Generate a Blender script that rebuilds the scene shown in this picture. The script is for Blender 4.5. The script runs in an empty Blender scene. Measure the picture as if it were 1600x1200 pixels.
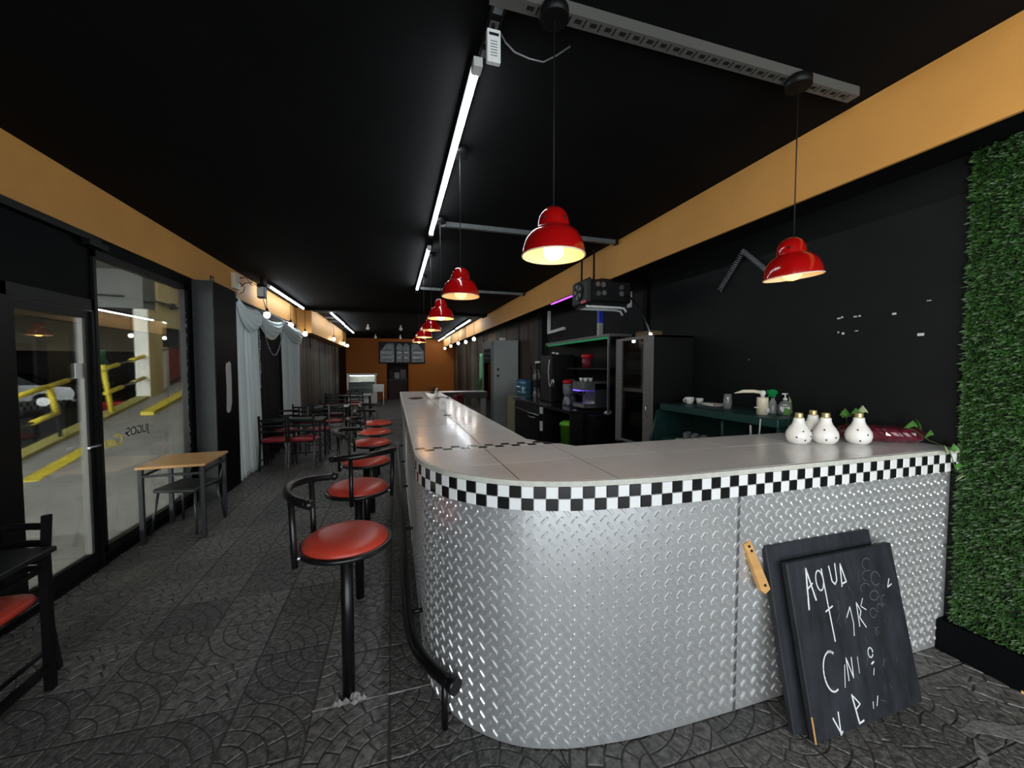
import bpy, bmesh, math, random
from math import sin, cos, pi, radians as R
from mathutils import Vector, Matrix
random.seed(7)
S = bpy.context.scene
C = S.collection

# ------------------------------------------------------------------ camera, light, exposure
cam_d = bpy.data.cameras.new('camera'); cam = bpy.data.objects.new('camera', cam_d); C.objects.link(cam)
cam_d.sensor_width = 36; cam_d.lens = 610/1600*36; cam_d.clip_start = .02; cam_d.clip_end = 200
cam.location = (0, 0, 1.55); cam.rotation_euler = (pi/2-R(2.4406), 0, -R(16.771))
S.camera = cam
S.view_settings.view_transform = 'Standard'; S.view_settings.look = 'None'
S.view_settings.gamma = 1; S.view_settings.use_curve_mapping = False
S.view_settings.exposure = 0.0
W = bpy.data.worlds.new('sky'); S.world = W; W.use_nodes = True
W.node_tree.nodes['Background'].inputs[0].default_value = (.78, .88, 1, 1)
W.node_tree.nodes['Background'].inputs[1].default_value = .6

def area(name, loc, rot, sx, sy, power, col=(1, 1, 1)):
    d = bpy.data.lights.new(name, 'AREA'); d.shape = 'RECTANGLE'; d.size = sx; d.size_y = sy
    d.energy = power; d.color = col
    o = bpy.data.objects.new(name, d); C.objects.link(o); o.location = loc; o.rotation_euler = rot
    return o
# daylight through the open shop front behind the camera, and through the mouth of the car park
area('daylight_shop_front', (.45, -1.62, 1.45), (R(90), 0, 0), 4.2, 2.3, 112, (.92, .97, 1))
area('daylight_car_park_mouth', (-7.5, -3.2, 1.7), (R(90), 0, 0), 9, 2.8, 6500, (1, .98, .93))

# ------------------------------------------------------------------ materials
def lin(c):
    return tuple(((v/255)/12.92 if v/255 <= .04045 else ((v/255+.055)/1.055)**2.4) for v in c)
MATS = {}
def mat(name, rgb, rough=.5, metal=0., var=0., vscale=6., bump=0., bscale=40., emis=None, estr=0., spec=.5, coat=0., trans=0., ior=1.45, rgb2=None, stretch=None):
    m = bpy.data.materials.new(name); m.use_nodes = True
    nt = m.node_tree; b = nt.nodes['Principled BSDF']; L = nt.links
    c = lin(rgb)
    b.inputs['Base Color'].default_value = (*c, 1)
    b.inputs['Roughness'].default_value = rough; b.inputs['Metallic'].default_value = metal
    b.inputs['Specular IOR Level'].default_value = spec
    b.inputs['Coat Weight'].default_value = coat; b.inputs['Coat Roughness'].default_value = .08
    b.inputs['Transmission Weight'].default_value = trans; b.inputs['IOR'].default_value = ior
    if emis:
        b.inputs['Emission Color'].default_value = (*lin(emis), 1); b.inputs['Emission Strength'].default_value = estr
    if var or bump or rgb2:
        tc = nt.nodes.new('ShaderNodeTexCoord'); src = tc.outputs['Object']
        if stretch:
            mp = nt.nodes.new('ShaderNodeMapping'); mp.inputs['Scale'].default_value = stretch
            L.new(src, mp.inputs[0]); src = mp.outputs[0]
    if var or rgb2:
        n = nt.nodes.new('ShaderNodeTexNoise'); n.inputs['Scale'].default_value = vscale; n.inputs['Detail'].default_value = 6
        n.inputs['Roughness'].default_value = .65
        L.new(src, n.inputs['Vector'])
        r = nt.nodes.new('ShaderNodeValToRGB'); L.new(n.outputs['Fac'], r.inputs[0])
        r.color_ramp.elements[0].position = .32; r.color_ramp.elements[1].position = .68
        hi = lin(rgb2) if rgb2 else tuple(min(1, v*(1+var)) for v in c)
        lo = c if rgb2 else tuple(v*(1-var) for v in c)
        r.color_ramp.elements[0].color = (*lo, 1); r.color_ramp.elements[1].color = (*hi, 1)
        L.new(r.outputs[0], b.inputs['Base Color'])
    if bump:
        n2 = nt.nodes.new('ShaderNodeTexNoise'); n2.inputs['Scale'].default_value = bscale; n2.inputs['Detail'].default_value = 5
        L.new(src, n2.inputs['Vector'])
        bp = nt.nodes.new('ShaderNodeBump'); bp.inputs['Strength'].default_value = bump; bp.inputs['Distance'].default_value = .01
        L.new(n2.outputs['Fac'], bp.inputs['Height']); L.new(bp.outputs[0], b.inputs['Normal'])
    MATS[name] = m
    return m
def thin_glass(name, tint=(240, 244, 244), refl=.9, rough=.0):
    m = bpy.data.materials.new(name); m.use_nodes = True; nt = m.node_tree; nt.nodes.clear()
    o = nt.nodes.new('ShaderNodeOutputMaterial'); mx = nt.nodes.new('ShaderNodeMixShader')
    t = nt.nodes.new('ShaderNodeBsdfTransparent'); t.inputs[0].default_value = (*lin(tint), 1)
    g = nt.nodes.new('ShaderNodeBsdfGlossy'); g.inputs['Roughness'].default_value = rough
    f = nt.nodes.new('ShaderNodeFresnel'); f.inputs[0].default_value = 1.5
    ml = nt.nodes.new('ShaderNodeMath'); ml.operation = 'MULTIPLY'; ml.inputs[1].default_value = refl
    nt.links.new(f.outputs[0], ml.inputs[0]); nt.links.new(ml.outputs[0], mx.inputs[0])
    nt.links.new(t.outputs[0], mx.inputs[1]); nt.links.new(g.outputs[0], mx.inputs[2]); nt.links.new(mx.outputs[0], o.inputs[0])
    MATS[name] = m; return m

mat('ceiling_black', (12, 12.5, 13), .85, spec=.12, var=.25, vscale=1.5, bump=.25, bscale=9)
mat('wall_black', (19, 21, 21), .6, spec=.2, var=.2, vscale=2.5, bump=.08, bscale=30)
mat('wall_black_gloss', (8, 9, 11), .5, spec=.06, var=.2, vscale=2)
mat('wall_grey_black', (52, 55, 56), .6, var=.15, vscale=3)
mat('yellow_paint', (198, 142, 70), .62, var=.07, vscale=1.6, bump=.08, bscale=60)
mat('orange_wall', (176, 98, 14), .6, var=.08, vscale=1)
mat('tile_stone', (90, 88, 85), .46, var=.7, vscale=32, bump=1., bscale=42)
mat('tile_stone_worn', (98, 96, 93), .42, var=.7, vscale=26, bump=1., bscale=34)
mat('tile_stone_dark', (80, 79, 77), .48, var=.7, vscale=38, bump=1., bscale=50)
mat('tile_groove', (62, 61, 59), .8, var=.6, vscale=14)
mat('floor_slab', (84, 82, 79), .8, var=.25, vscale=12)
mat('grout_white', (150, 148, 144), .9, var=.25, vscale=40, bump=.6, bscale=60)
mat('plate_metal', (206, 208, 208), .36, metal=.66, var=.1, vscale=3.2, bump=.05, bscale=20)
mat('tread_metal', (232, 234, 236), .26, metal=.68)
mat('seam_metal', (150, 152, 154), .35, metal=.8)
mat('trim_white', (236, 237, 236), .22, var=.03, vscale=8, coat=.3)
mat('trim_black', (24, 24, 25), .25, var=.5, vscale=60, coat=.3)
mat('trim_black_worn', (58, 59, 60), .4, var=.35, vscale=90)
mat('counter_tile', (236, 238, 238), .2, var=.05, vscale=5, coat=.2)
mat('counter_tile_b', (230, 231, 230), .22, var=.05, vscale=5, coat=.2)
mat('counter_grout', (52, 50, 48), .8)
mat('counter_lip', (196, 196, 186), .6, var=.12, vscale=30)
mat('counter_inner', (120, 118, 114), .6, var=.12, vscale=4)
mat('black_metal', (17, 17, 18), .28, var=.2, vscale=9)
mat('black_satin', (14, 14.5, 15), .45, spec=.25)
mat('grey_metal_leg', (58, 60, 62), .38, metal=.4)
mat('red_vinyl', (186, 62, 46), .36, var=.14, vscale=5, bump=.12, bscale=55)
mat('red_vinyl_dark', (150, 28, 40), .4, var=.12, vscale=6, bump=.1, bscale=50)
mat('black_vinyl', (34, 35, 36), .42, bump=.1, bscale=50)
mat('lamp_red', (158, 10, 10), .16, coat=.7, var=.06, vscale=4)
mat('lamp_inside', (236, 224, 206), .5)
mat('cord_black', (16, 16, 16), .6)
mat('bulb_warm', (255, 200, 110), .3, emis=(255, 172, 76), estr=7)
mat('bulb_warm_bright', (255, 210, 130), .3, emis=(255, 190, 96), estr=19)
mat('bulb_glass_amber', (220, 150, 60), .1, trans=.9)
mat('bulb_white', (255, 255, 255), .3, emis=(255, 251, 244), estr=22)
mat('bulb_off', (225, 228, 228), .2)
mat('tube_white', (255, 255, 255), .3, emis=(238, 248, 255), estr=40)
mat('car_park_fill_glow', (255, 255, 255), .4, emis=(250, 250, 240), estr=60)  # glow of the fill lamps added out of view in the car park
mat('white_plastic', (222, 224, 222), .4)
mat('galvanised', (124, 128, 130), .42, metal=.6, var=.15, vscale=10)
mat('slot_dark', (12, 12, 12), .8)
mat('chalkboard', (20, 22, 26), .6, rgb2=(46, 50, 57), vscale=7, stretch=(1.6, 1, .5), bump=.1, bscale=30)
mat('board_edge', (20, 20, 21), .6)
mat('chalk', (222, 226, 228), .9)
mat('chalk_faint', (92, 97, 102), .9)
mat('pine', (206, 158, 98), .55, var=.14, vscale=8, stretch=(1, 1, 6))
mat('table_wood', (198, 152, 98), .32, var=.1, vscale=5, stretch=(1, 7, 1), coat=.2)
mat('table_black', (27, 28, 30), .3, coat=.2)
mat('curtain_white', (222, 234, 234), .8, bump=.15, bscale=90)
mat('curtain_black', (22, 21, 23), .7)
mat('garland', (190, 192, 196), .3, metal=.7)
mat('grass_backing', (12, 26, 12), .9)
mat('grass_a', (36, 68, 23), .5, var=.65, vscale=30)
mat('leaf_green', (70, 118, 48), .4, var=.35, vscale=50)
mat('leaf_pale', (148, 168, 120), .45, var=.3, vscale=60)
mat('stem_green', (66, 84, 44), .6)
mat('ceramic_white', (240, 238, 232), .16, coat=.4)
mat('gold', (204, 186, 128), .35, metal=.7)
mat('dot_black', (20, 20, 22), .5)
mat('packet_red', (84, 26, 38), .2, var=.6, vscale=16, bump=.5, bscale=26, coat=.6)
mat('teal_paint', (28, 62, 58), .45, var=.15, vscale=5)
mat('ceramic_grey', (206, 208, 204), .25)
mat('cream_plastic', (218, 210, 184), .35)
mat('green_plastic', (18, 130, 62), .4)
mat('lime_plastic', (108, 190, 44), .4)
mat('grey_clear', (150, 156, 154), .2, trans=.4)
thin_glass('glass_pane'); thin_glass('glass_dark', (150, 156, 154), 1.); mat('glassware', (206, 212, 212), .06, trans=.72, spec=.9)
mat('water_blue', (58, 110, 136), .12, trans=.35, coat=.5)
mat('grey_board', (112, 110, 106), .5, var=.12, vscale=6, stretch=(1, 1, 8))
mat('cabinet_black', (6, 6, 6), .5)
mat('fridge_grey', (156, 160, 158), .45, var=.04, vscale=2)
mat('steel', (176, 178, 180), .25, metal=.9)
mat('granite_black', (30, 30, 32), .16, var=.6, vscale=70)
mat('cream_panel', (142, 140, 112), .6)
mat('red_plastic', (196, 22, 34), .35)
mat('blue_box', (34, 58, 190), .4)
mat('silver_box', (164, 164, 158), .4)
mat('led_purple', (190, 120, 255), .4, emis=(176, 70, 255), estr=3)
mat('led_green', (20, 140, 90), .4, emis=(8, 150, 86), estr=.35)
mat('led_violet', (120, 110, 220), .4, emis=(96, 70, 220), estr=3)
mat('wood_dark', (50, 37, 32), .6, var=.3, vscale=7, stretch=(1, 1, .15))
mat('wood_brown', (74, 57, 40), .6, var=.3, vscale=7, stretch=(1, 1, .15))
mat('wood_ochre', (108, 90, 56), .6, var=.25, vscale=7, stretch=(1, 1, .15))
mat('wood_grey', (70, 71, 69), .65, var=.3, vscale=7, stretch=(1, 1, .15))
mat('wood_black', (26, 24, 25), .6, var=.3, vscale=7, stretch=(1, 1, .15))
mat('mirror_grey', (104, 108, 110), .3, metal=.5, var=.4, vscale=5)
mat('concrete', (156, 154, 148), .8, var=.12, vscale=2, bump=.2, bscale=12)
mat('concrete_dark', (74, 74, 72), .85, var=.2, vscale=1.2)
mat('ramp_concrete', (146, 145, 142), .8, var=.16, vscale=2.4, bump=.3, bscale=16)
mat('garage_dark', (52, 53, 54), .8, var=.2, vscale=1)
mat('garage_grey', (112, 114, 112), .8, var=.06, vscale=2)
mat('garage_white', (226, 226, 218), .7, var=.06, vscale=4)
mat('garage_cream', (208, 190, 140), .7, var=.05, vscale=2)
mat('beam_drab', (112, 104, 86), .8, var=.1, vscale=2)
mat('yellow_road', (226, 204, 62), .6, var=.1, vscale=9)
mat('yellow_worn', (176, 168, 96), .7, var=.18, vscale=6)
mat('rail_grey', (88, 88, 84), .5)
mat('car_silver', (116, 120, 122), .28, metal=.5, coat=.6)
mat('car_dark', (34, 35, 38), .3, coat=.6)
mat('tyre', (18, 18, 19), .8)
mat('red_door', (150, 50, 38), .6)
mat('tub_red', (206, 34, 62), .4)
mat('plant_green', (46, 110, 60), .6, var=.4, vscale=12)
mat('apron_green', (110, 176, 130), .8)
mat('maroon', (120, 36, 48), .5)
mat('paper', (206, 206, 200), .7)
mat('patch_white', (190, 190, 188), .8)
mat('mortar_grey', (112, 110, 108), .9, var=.3, vscale=30, bump=.6, bscale=50)
mat('foil_black', (30, 30, 34), .3)

# ------------------------------------------------------------------ mesh builder
class MB:
    def __init__(s): s.v = []; s.f = []; s.mi = []; s.sm = []
    def add(s, vs, fs, mi=0, smooth=False):
        o = len(s.v); s.v += [tuple(v) for v in vs]
        for f in fs: s.f.append(tuple(i+o for i in f)); s.mi.append(mi); s.sm.append(smooth)
        return s
    def box(s, x0, x1, y0, y1, z0, z1, mi=0):
        v = [(x0,y0,z0),(x1,y0,z0),(x1,y1,z0),(x0,y1,z0),(x0,y0,z1),(x1,y0,z1),(x1,y1,z1),(x0,y1,z1)]
        return s.add(v, [(0,3,2,1),(4,5,6,7),(0,1,5,4),(1,2,6,5),(2,3,7,6),(3,0,4,7)], mi)
    def cbox(s, x0, x1, y0, y1, z0, z1, c=.004, mi=0):
        """box with chamfered edges"""
        bm = bmesh.new(); bmesh.ops.create_cube(bm, size=1)
        for v in bm.verts: v.co = Vector(((x0+x1)/2+v.co.x*(x1-x0), (y0+y1)/2+v.co.y*(y1-y0), (z0+z1)/2+v.co.z*(z1-z0)))
        bmesh.ops.bevel(bm, geom=bm.edges[:], offset=c, segments=1, affect='EDGES')
        bm.verts.index_update()
        s.add([v.co for v in bm.verts], [tuple(v.index for v in f.verts) for f in bm.faces], mi); bm.free()
        return s
    def prism(s, poly, z0, z1, mi=0):
        n = len(poly); v = [(x, y, z0) for x, y in poly]+[(x, y, z1) for x, y in poly]
        return s.add(v, [tuple(range(n))[::-1], tuple(range(n, 2*n))]+[(i, (i+1) % n, n+(i+1) % n, n+i) for i in range(n)], mi)
    def prism_ax(s, poly, a0, a1, ax='x', mi=0):
        """poly in the plane normal to ax; extruded from a0 to a1"""
        def P(a, p): return (a, p[0], p[1]) if ax == 'x' else (p[0], a, p[1])
        n = len(poly); v = [P(a0, p) for p in poly]+[P(a1, p) for p in poly]
        return s.add(v, [tuple(range(n))[::-1], tuple(range(n, 2*n))]+[(i, (i+1) % n, n+(i+1) % n, n+i) for i in range(n)], mi)
    def tube(s, pts, r, n=10, mi=0, closed=False, cap=True):
        pts = [Vector(p) for p in pts]; m = len(pts); rs = r if isinstance(r, (list, tuple)) else [r]*m
        t0 = (pts[1]-pts[0]).normalized(); up = Vector((0, 0, 1)) if abs(t0.z) < .9 else Vector((1, 0, 0))
        nrm = (up-t0*up.dot(t0)).normalized(); vs = []
        for i, p in enumerate(pts):
            if closed: t = (pts[(i+1) % m]-pts[i-1])
            else: t = (pts[min(i+1, m-1)]-pts[max(i-1, 0)])
            t.normalize(); nrm = (nrm-t*nrm.dot(t)).normalized(); b = t.cross(nrm)
            for k in range(n):
                a = 2*pi*k/n; vs.append(p+(nrm*cos(a)+b*sin(a))*rs[i])
        fs = []
        for i in range(m if closed else m-1):
            j = (i+1) % m
            for k in range(n): fs.append((i*n+k, i*n+(k+1) % n, j*n+(k+1) % n, j*n+k))
        s.add(vs, fs, mi, True)
        if cap and not closed:
            o = len(s.v)-m*n
            s.f.append(tuple(o+k for k in range(n))[::-1]); s.mi.append(mi); s.sm.append(False)
            s.f.append(tuple(o+(m-1)*n+k for k in range(n))); s.mi.append(mi); s.sm.append(False)
        return s
    def cyl(s, p0, p1, r, n=14, mi=0): return s.tube([p0, p1], r, n, mi)
    def lathe(s, prof, c=(0, 0, 0), n=28, mi=0, capb=True, capt=True):
        vs = []; m = len(prof)
        for r, z in prof:
            for k in range(n): a = 2*pi*k/n; vs.append((c[0]+r*cos(a), c[1]+r*sin(a), c[2]+z))
        fs = [(i*n+k, i*n+(k+1) % n, (i+1)*n+(k+1) % n, (i+1)*n+k) for i in range(m-1) for k in range(n)]
        s.add(vs, fs, mi, True); o = len(s.v)-m*n
        if capb and prof[0][0] > 1e-4: s.f.append(tuple(o+k for k in range(n))[::-1]); s.mi.append(mi); s.sm.append(False)
        if capt and prof[-1][0] > 1e-4: s.f.append(tuple(o+(m-1)*n+k for k in range(n))); s.mi.append(mi); s.sm.append(False)
        return s
    def ball(s, c, r, n=12, mi=0, sz=1.):
        return s.lathe([(max(1e-5, r*sin(pi*i/8)), -r*cos(pi*i/8)*sz) for i in range(9)], c, n, mi, False, False)
    def bar(s, p0, p1, w, d=None, mi=0):
        """square bar from p0 to p1"""
        d = d or w; p0 = Vector(p0); p1 = Vector(p1); t = (p1-p0).normalized()
        up = Vector((0, 0, 1)) if abs(t.z) < .9 else Vector((0, 1, 0))
        a = t.cross(up).normalized()*w/2; b = t.cross(a).normalized()*d/2
        v = [p+q for p in (p0, p1) for q in (a+b, -a+b, -a-b, a-b)]
        return s.add(v, [(0,3,2,1),(4,5,6,7),(0,1,5,4),(1,2,6,5),(2,3,7,6),(3,0,4,7)], mi)
    def mesh(s, name, mats):
        me = bpy.data.meshes.new(name); me.from_pydata(s.v, [], s.f)
        for m in (mats if isinstance(mats, (list, tuple)) else [mats]): me.materials.append(MATS[m])
        me.polygons.foreach_set('material_index', s.mi); me.polygons.foreach_set('use_smooth', s.sm)
        bm = bmesh.new(); bm.from_mesh(me); bmesh.ops.recalc_face_normals(bm, faces=bm.faces); bm.to_mesh(me); bm.free()
        me.update(); return me
    def build(s, name, mats, parent=None, loc=None, rotz=None):
        o = bpy.data.objects.new(name, s.mesh(name, mats)); C.objects.link(o); o.parent = parent
        if loc: o.location = loc
        if rotz: o.rotation_euler = (0, 0, rotz)
        return o
def link_mesh(name, me, parent=None, loc=(0, 0, 0), rot=(0, 0, 0), scale=None):
    o = bpy.data.objects.new(name, me); C.objects.link(o); o.parent = parent; o.location = loc; o.rotation_euler = rot
    if scale: o.scale = scale
    return o
def tag(o, label, cat, group=None):
    o['label'] = label; o['category'] = cat
    if group: o['group'] = group
    return o
def thing(name, label, cat, loc=(0, 0, 0), rotz=0, group=None):
    o = bpy.data.objects.new(name, None); C.objects.link(o); o.location = loc; o.rotation_euler = (0, 0, rotz); o.empty_display_size = .1
    return tag(o, label, cat, group)
def struct(o): o['kind'] = 'structure'; return o
def dup(root, loc, rotz, label, scale=None, skip=()):
    r = root.copy(); C.objects.link(r); r.location = loc; r.rotation_euler = (0, 0, rotz); r['label'] = label
    if scale: r.scale = (scale,)*3
    for ch in list(root.children):
        if ch.name.split('.')[0] in skip: continue
        c = ch.copy(); C.objects.link(c); c.parent = r
        for g in ch.children: d = g.copy(); C.objects.link(d); d.parent = c
    return r
def text(name, s, size, mt, parent, mtx, depth=.0008, align='LEFT'):
    cu = bpy.data.curves.new(name, 'FONT'); cu.body = s; cu.size = size; cu.extrude = depth; cu.align_x = align
    t = bpy.data.objects.new(name, cu); me = bpy.data.meshes.new_from_object(t); bpy.data.objects.remove(t)
    me.materials.clear(); me.materials.append(MATS[mt])
    o = bpy.data.objects.new(name, me); C.objects.link(o); o.parent = parent; o.matrix_local = mtx
    return o
def smooth_path(pts, step):
    """Catmull-Rom through 2-D points, resampled to about equal steps"""
    P = [Vector(p) for p in pts]; out = []
    for i in range(len(P)-1):
        a, b, c, d = P[max(i-1, 0)], P[i], P[i+1], P[min(i+2, len(P)-1)]
        for k in range(24):
            t = k/24
            out.append(.5*((2*b)+(c-a)*t+(2*a-5*b+4*c-d)*t*t+(3*b-a-3*c+d)*t**3))
    out.append(P[-1]); L = [0]
    for i in range(1, len(out)): L.append(L[-1]+(out[i]-out[i-1]).length)
    n = max(2, round(L[-1]/step)); res = []; j = 0
    for k in range(n+1):
        s = L[-1]*k/n
        while j < len(L)-2 and L[j+1] < s: j += 1
        t = (s-L[j])/max(1e-9, L[j+1]-L[j]); res.append(out[j].lerp(out[j+1], min(1, t)))
    return res, L[-1]

YB, YF = 20., -1.6          # back wall, shop-front wall behind the camera
XL, XR = -2.19, 2.92
CEIL = 2.95

# ================================================================== SETTING
# ------------------------------------------------------------------ floor with stamped fan tiles
fl = struct(MB().box(-2.35, 3.05, YF-.2, YB+.2, -.15, -.006).build('floor', 'floor_slab'))
TS = .333
def clip(poly, h):
    for ax, sg in ((0, 1), (0, -1), (1, 1), (1, -1)):
        out = []
        for i in range(len(poly)):
            p, q = poly[i-1], poly[i]; a = h-sg*p[ax]; b = h-sg*q[ax]
            if (a >= 0) != (b >= 0): t = a/(a-b); out.append((p[0]+(q[0]-p[0])*t, p[1]+(q[1]-p[1])*t))
            if b >= 0: out.append(q)
        poly = out
        if len(poly) < 3: return []
    return poly
def fan_tile(seed):
    rnd = random.Random(seed); mb = MB(); h = TS/2-.0020
    mb.box(-h, h, -h, h, -.02, -.0035, 1)
    radii = [0, .068, .136, .204, .272, .34, .41, .48]
    for k in range(len(radii)-1):
        r0, r1 = radii[k], radii[k+1]; n = [1, 2, 3, 4, 5, 6, 7][k]
        cuts = [0]+sorted((i+rnd.uniform(-.22, .22))/n for i in range(1, n))+[1]
        for i in range(n):
            a0, a1 = cuts[i]*pi/2, cuts[i+1]*pi/2; g0 = .0035/max(r0, .03); g1 = .0035/r1
            P = [(r1-.003, a0+g1+(a1-a0-2*g1)*t/4) for t in range(5)]
            P += [(r0+.003, a1-g0-(a1-a0-2*g0)*t/3) for t in range(4)] if k else [(.004, pi/4)]
            poly = clip([(-h+.0+r*cos(a), -h+r*sin(a)) for r, a in P], h-.001)
            if len(poly) < 3: continue
            cx = sum(p[0] for p in poly)/len(poly); cy = sum(p[1] for p in poly)/len(poly)
            top = rnd.uniform(-.0018, .0008); tx, ty = rnd.uniform(-.03, .03), rnd.uniform(-.03, .03)
            m = len(poly); ins = .9
            vs = [(x, y, -.0036) for x, y in poly]+[(cx+(x-cx)*ins, cy+(y-cy)*ins, top+(x-cx)*tx+(y-cy)*ty) for x, y in poly]
            mb.add(vs, [tuple(range(m, 2*m))]+[(j, (j+1) % m, m+(j+1) % m, m+j) for j in range(m)], 0)
    return mb
tile_me = [fan_tile(s).mesh('tile', [mt, 'tile_groove']) for s, mt in ((1, 'tile_stone'), (2, 'tile_stone_worn'), (3, 'tile_stone_dark'), (4, 'tile_stone'))]
spots = []
y = 1.885-TS*4
while y < 12.2:                                    # strip beside the bar and under it
    for i in range(-1, 10):
        x = -.04+TS*i
        if i > 1 and y > 1.5: continue
        if i > 0 and y > 2.0: continue
        spots.append((x+TS/2, y+TS/2))
    y += TS
y = 2.34-TS*4
while y < 12.2:                                    # the aisle, laid half out of step
    for i in range(1, 7):
        x = -.373-TS*i
        if y < 1.2 and i > 3: continue
        spots.append((max(x, XL-.02)+TS/2, y+TS/2))
    y += TS
spots = [p for p in spots if not (p[0] > .35 and p[1] > 1.75)]
spots.sort(key=lambda p: p[0]**2+p[1]**2)
for k, (x, y) in enumerate(spots[:300]):
    link_mesh('tile', random.choice(tile_me), fl, (x, y, random.uniform(-.0008, .0006)), (0, 0, random.choice((0, pi/2, pi, -pi/2))))
# scraped pale mortar by the right-hand ledge
mb = MB()
def ragged(pts, amp):
    out = []
    for a, b in zip(pts, pts[1:]+pts[:1]):
        for k in range(5):
            t = k/5; out.append((a[0]+(b[0]-a[0])*t+random.uniform(-amp, amp), a[1]+(b[1]-a[1])*t+random.uniform(-amp, amp)))
    return out
mb.prism(ragged([(2.30, .985), (2.42, 1.0), (2.55, .93), (2.72, .87), (2.80, .80), (2.62, .80), (2.50, .84), (2.44, .90)], .006), -.004, .0015)
mb.prism(ragged([(2.10, .86), (2.20, .885), (2.27, .93), (2.31, .955), (2.24, .875), (2.16, .83)], .005), -.004, .002)
mb.build('mortar_patch', 'mortar_grey', fl)
mb = MB().box(-.373, .16, 1.882, 1.887, -.004, .0012)
mb.build('pale_joint', 'grout_white', fl)

# ------------------------------------------------------------------ ceiling, beams, walls
struct(MB().box(-2.45, 2.40, YF-.2, YB+.2, CEIL, CEIL+.15).build('ceiling', 'ceiling_black'))
struct(MB().box(-2.0, 2.40, 10.2, 10.55, CEIL-.05, CEIL+.02).build('trim_1', 'ceiling_black'))
# left yellow beam with its step inward
struct(MB().box(-2.42, XL, YF, 10.33, 2.552, CEIL).build('trim_2', 'yellow_paint'))
struct(MB().box(-2.42, -1.87, 10.33, 17.3, 2.37, CEIL).build('trim_3', 'yellow_paint'))
# right yellow fascia with dark soffit behind it
struct(MB().box(2.38, 2.398, YF, YB, 2.562, CEIL).build('trim_4', 'yellow_paint'))
struct(MB().box(2.40, 3.05, YF, YB, 2.672, 2.80).build('trim_5', 'ceiling_black'))
wr = struct(MB().box(XR, XR+.15, YF, YB, -.1, 2.70).build('wall_right', 'wall_black'))
# back wall with pass-through opening
wb = MB(); wb.box(-2.6, -.35, YB, YB+.2, -.1, CEIL); wb.box(.67, 3.05, YB, YB+.2, -.1, CEIL); wb.box(-.35, .67, YB, YB+.2, 1.75, CEIL)
wb = struct(wb.build('wall_back', 'orange_wall'))
nb = MB(); nb.box(-.36, .68, YB+.9, YB+1.0, -.1, 1.8); nb.box(-.45, -.35, YB+.2, YB+1, -.1, 1.8); nb.box(.67, .77, YB+.2, YB+1, -.1, 1.8); nb.box(-.4, .7, YB+.2, YB+1, 1.75, 1.85)
nb.box(-.35, .67, YB+.05, YB+.9, -.1, .0)
struct(nb.build('wall_pass', 'wood_dark'))
# shop front behind the camera: piers and lintel round one wide opening
fm = MB(); fm.box(-2.45, -1.7, YF-.15, YF, -.1, CEIL); fm.box(2.6, 3.05, YF-.15, YF, -.1, CEIL); fm.box(-1.7, 2.6, YF-.15, YF, 2.65, CEIL)
struct(fm.build('wall_front', 'wall_black'))
# low plinth under the grass panel
pl = MB(); pl.cbox(2.845, XR+.02, YF, 1.335, -.02, .168, .006)
struct(pl.build('baseboard_right', 'wall_black_gloss'))
struct(MB().box(2.842, 2.85, YF, 1.02, -.005, .012).build('trim_6', 'pine'))

# left wall: pier before the door, transom panel, sills, column, wall behind the curtains
wl = MB(); wl.box(-2.36, XL, YF, 2.98, -.1, 2.56); wl.box(-2.30, XL-.015, 2.98, 3.80, 2.06, 2.56); wl.box(-2.25, XL, 3.80, 5.2, 2.44, 2.56)
wl.box(-2.25, XL, 3.80, 5.2, -.1, .12)
wl.box(-2.25, XL, 5.2, 10.35, -.1, 2.56)
wl.box(-2.36, XL, 10.3, YB, -.1, CEIL)
wl = struct(wl.build('wall_left', 'wall_black_gloss'))
MB().box(XL-.02, -1.99, 5.36, 6.02, -.02, 2.545).build('column', 'wall_black_gloss', wl)
MB().box(XL-.02, -1.992, 5.33, 5.36, -.02, 2.545).build('jamb', 'wall_grey_black', wl)
pp = [(5.62, 1.02), (5.66, .98), (5.74, 1.0), (5.79, 1.10), (5.80, 1.4), (5.79, 1.6), (5.74, 1.63), (5.69, 1.60), (5.65, 1.61), (5.63, 1.55), (5.64, 1.3)]
MB().prism_ax(pp, -1.991, -1.988, 'x').build('bare_plaster_patch', 'patch_white', wl)
# transom shutter rail above door
MB().box(XL, XL+.03, 1.6, 3.86, 2.50, 2.548).box(XL, XL+.05, 3.70, 3.90, 2.46, 2.50).build('shutter_rail', 'black_satin', wl)

# door
d = struct(MB().box(-2.25, -2.19, 2.98, 3.09, 0, 2.06).box(-2.25, -2.19, 3.772, 3.80, 0, 2.06).box(-2.25, -2.19, 2.98, 3.80, 1.98, 2.06).build('door_1', 'black_satin'))
MB().box(-2.235, -2.205, 3.09, 3.155, .02, 1.975).box(-2.235, -2.205, 3.715, 3.77, .02, 1.975).box(-2.235, -2.205, 3.155, 3.72, 1.915, 1.975).box(-2.235, -2.205, 3.155, 3.72, .02, .14).build('door_leaf', 'black_satin', d)
MB().box(-2.232, -2.203, 3.690, 3.716, .14, 1.915).build('edge_strip', 'rail_grey', d)
MB().box(-2.222, -2.216, 3.155, 3.70, .14, 1.915).build('pane', 'glass_pane', d)
MB().box(-2.27, -2.175, 2.96, 3.82, -.02, .019).build('light_stop', 'black_satin', d)  # black strip added to stop outside light leaking under the door leaf
h_ = MB(); h_.cyl((-2.205, 3.745, .955), (-2.16, 3.745, .955), .011); h_.tube([(-2.16, 3.745, .955), (-2.155, 3.69, .957), (-2.16, 3.63, .955)], .010, 10)
h_.build('door_handle', 'steel', d)
MB().box(-2.214, -2.212, 3.62, 3.69, 1.47, 1.58).build('paper_notice', 'paper', d)

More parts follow.
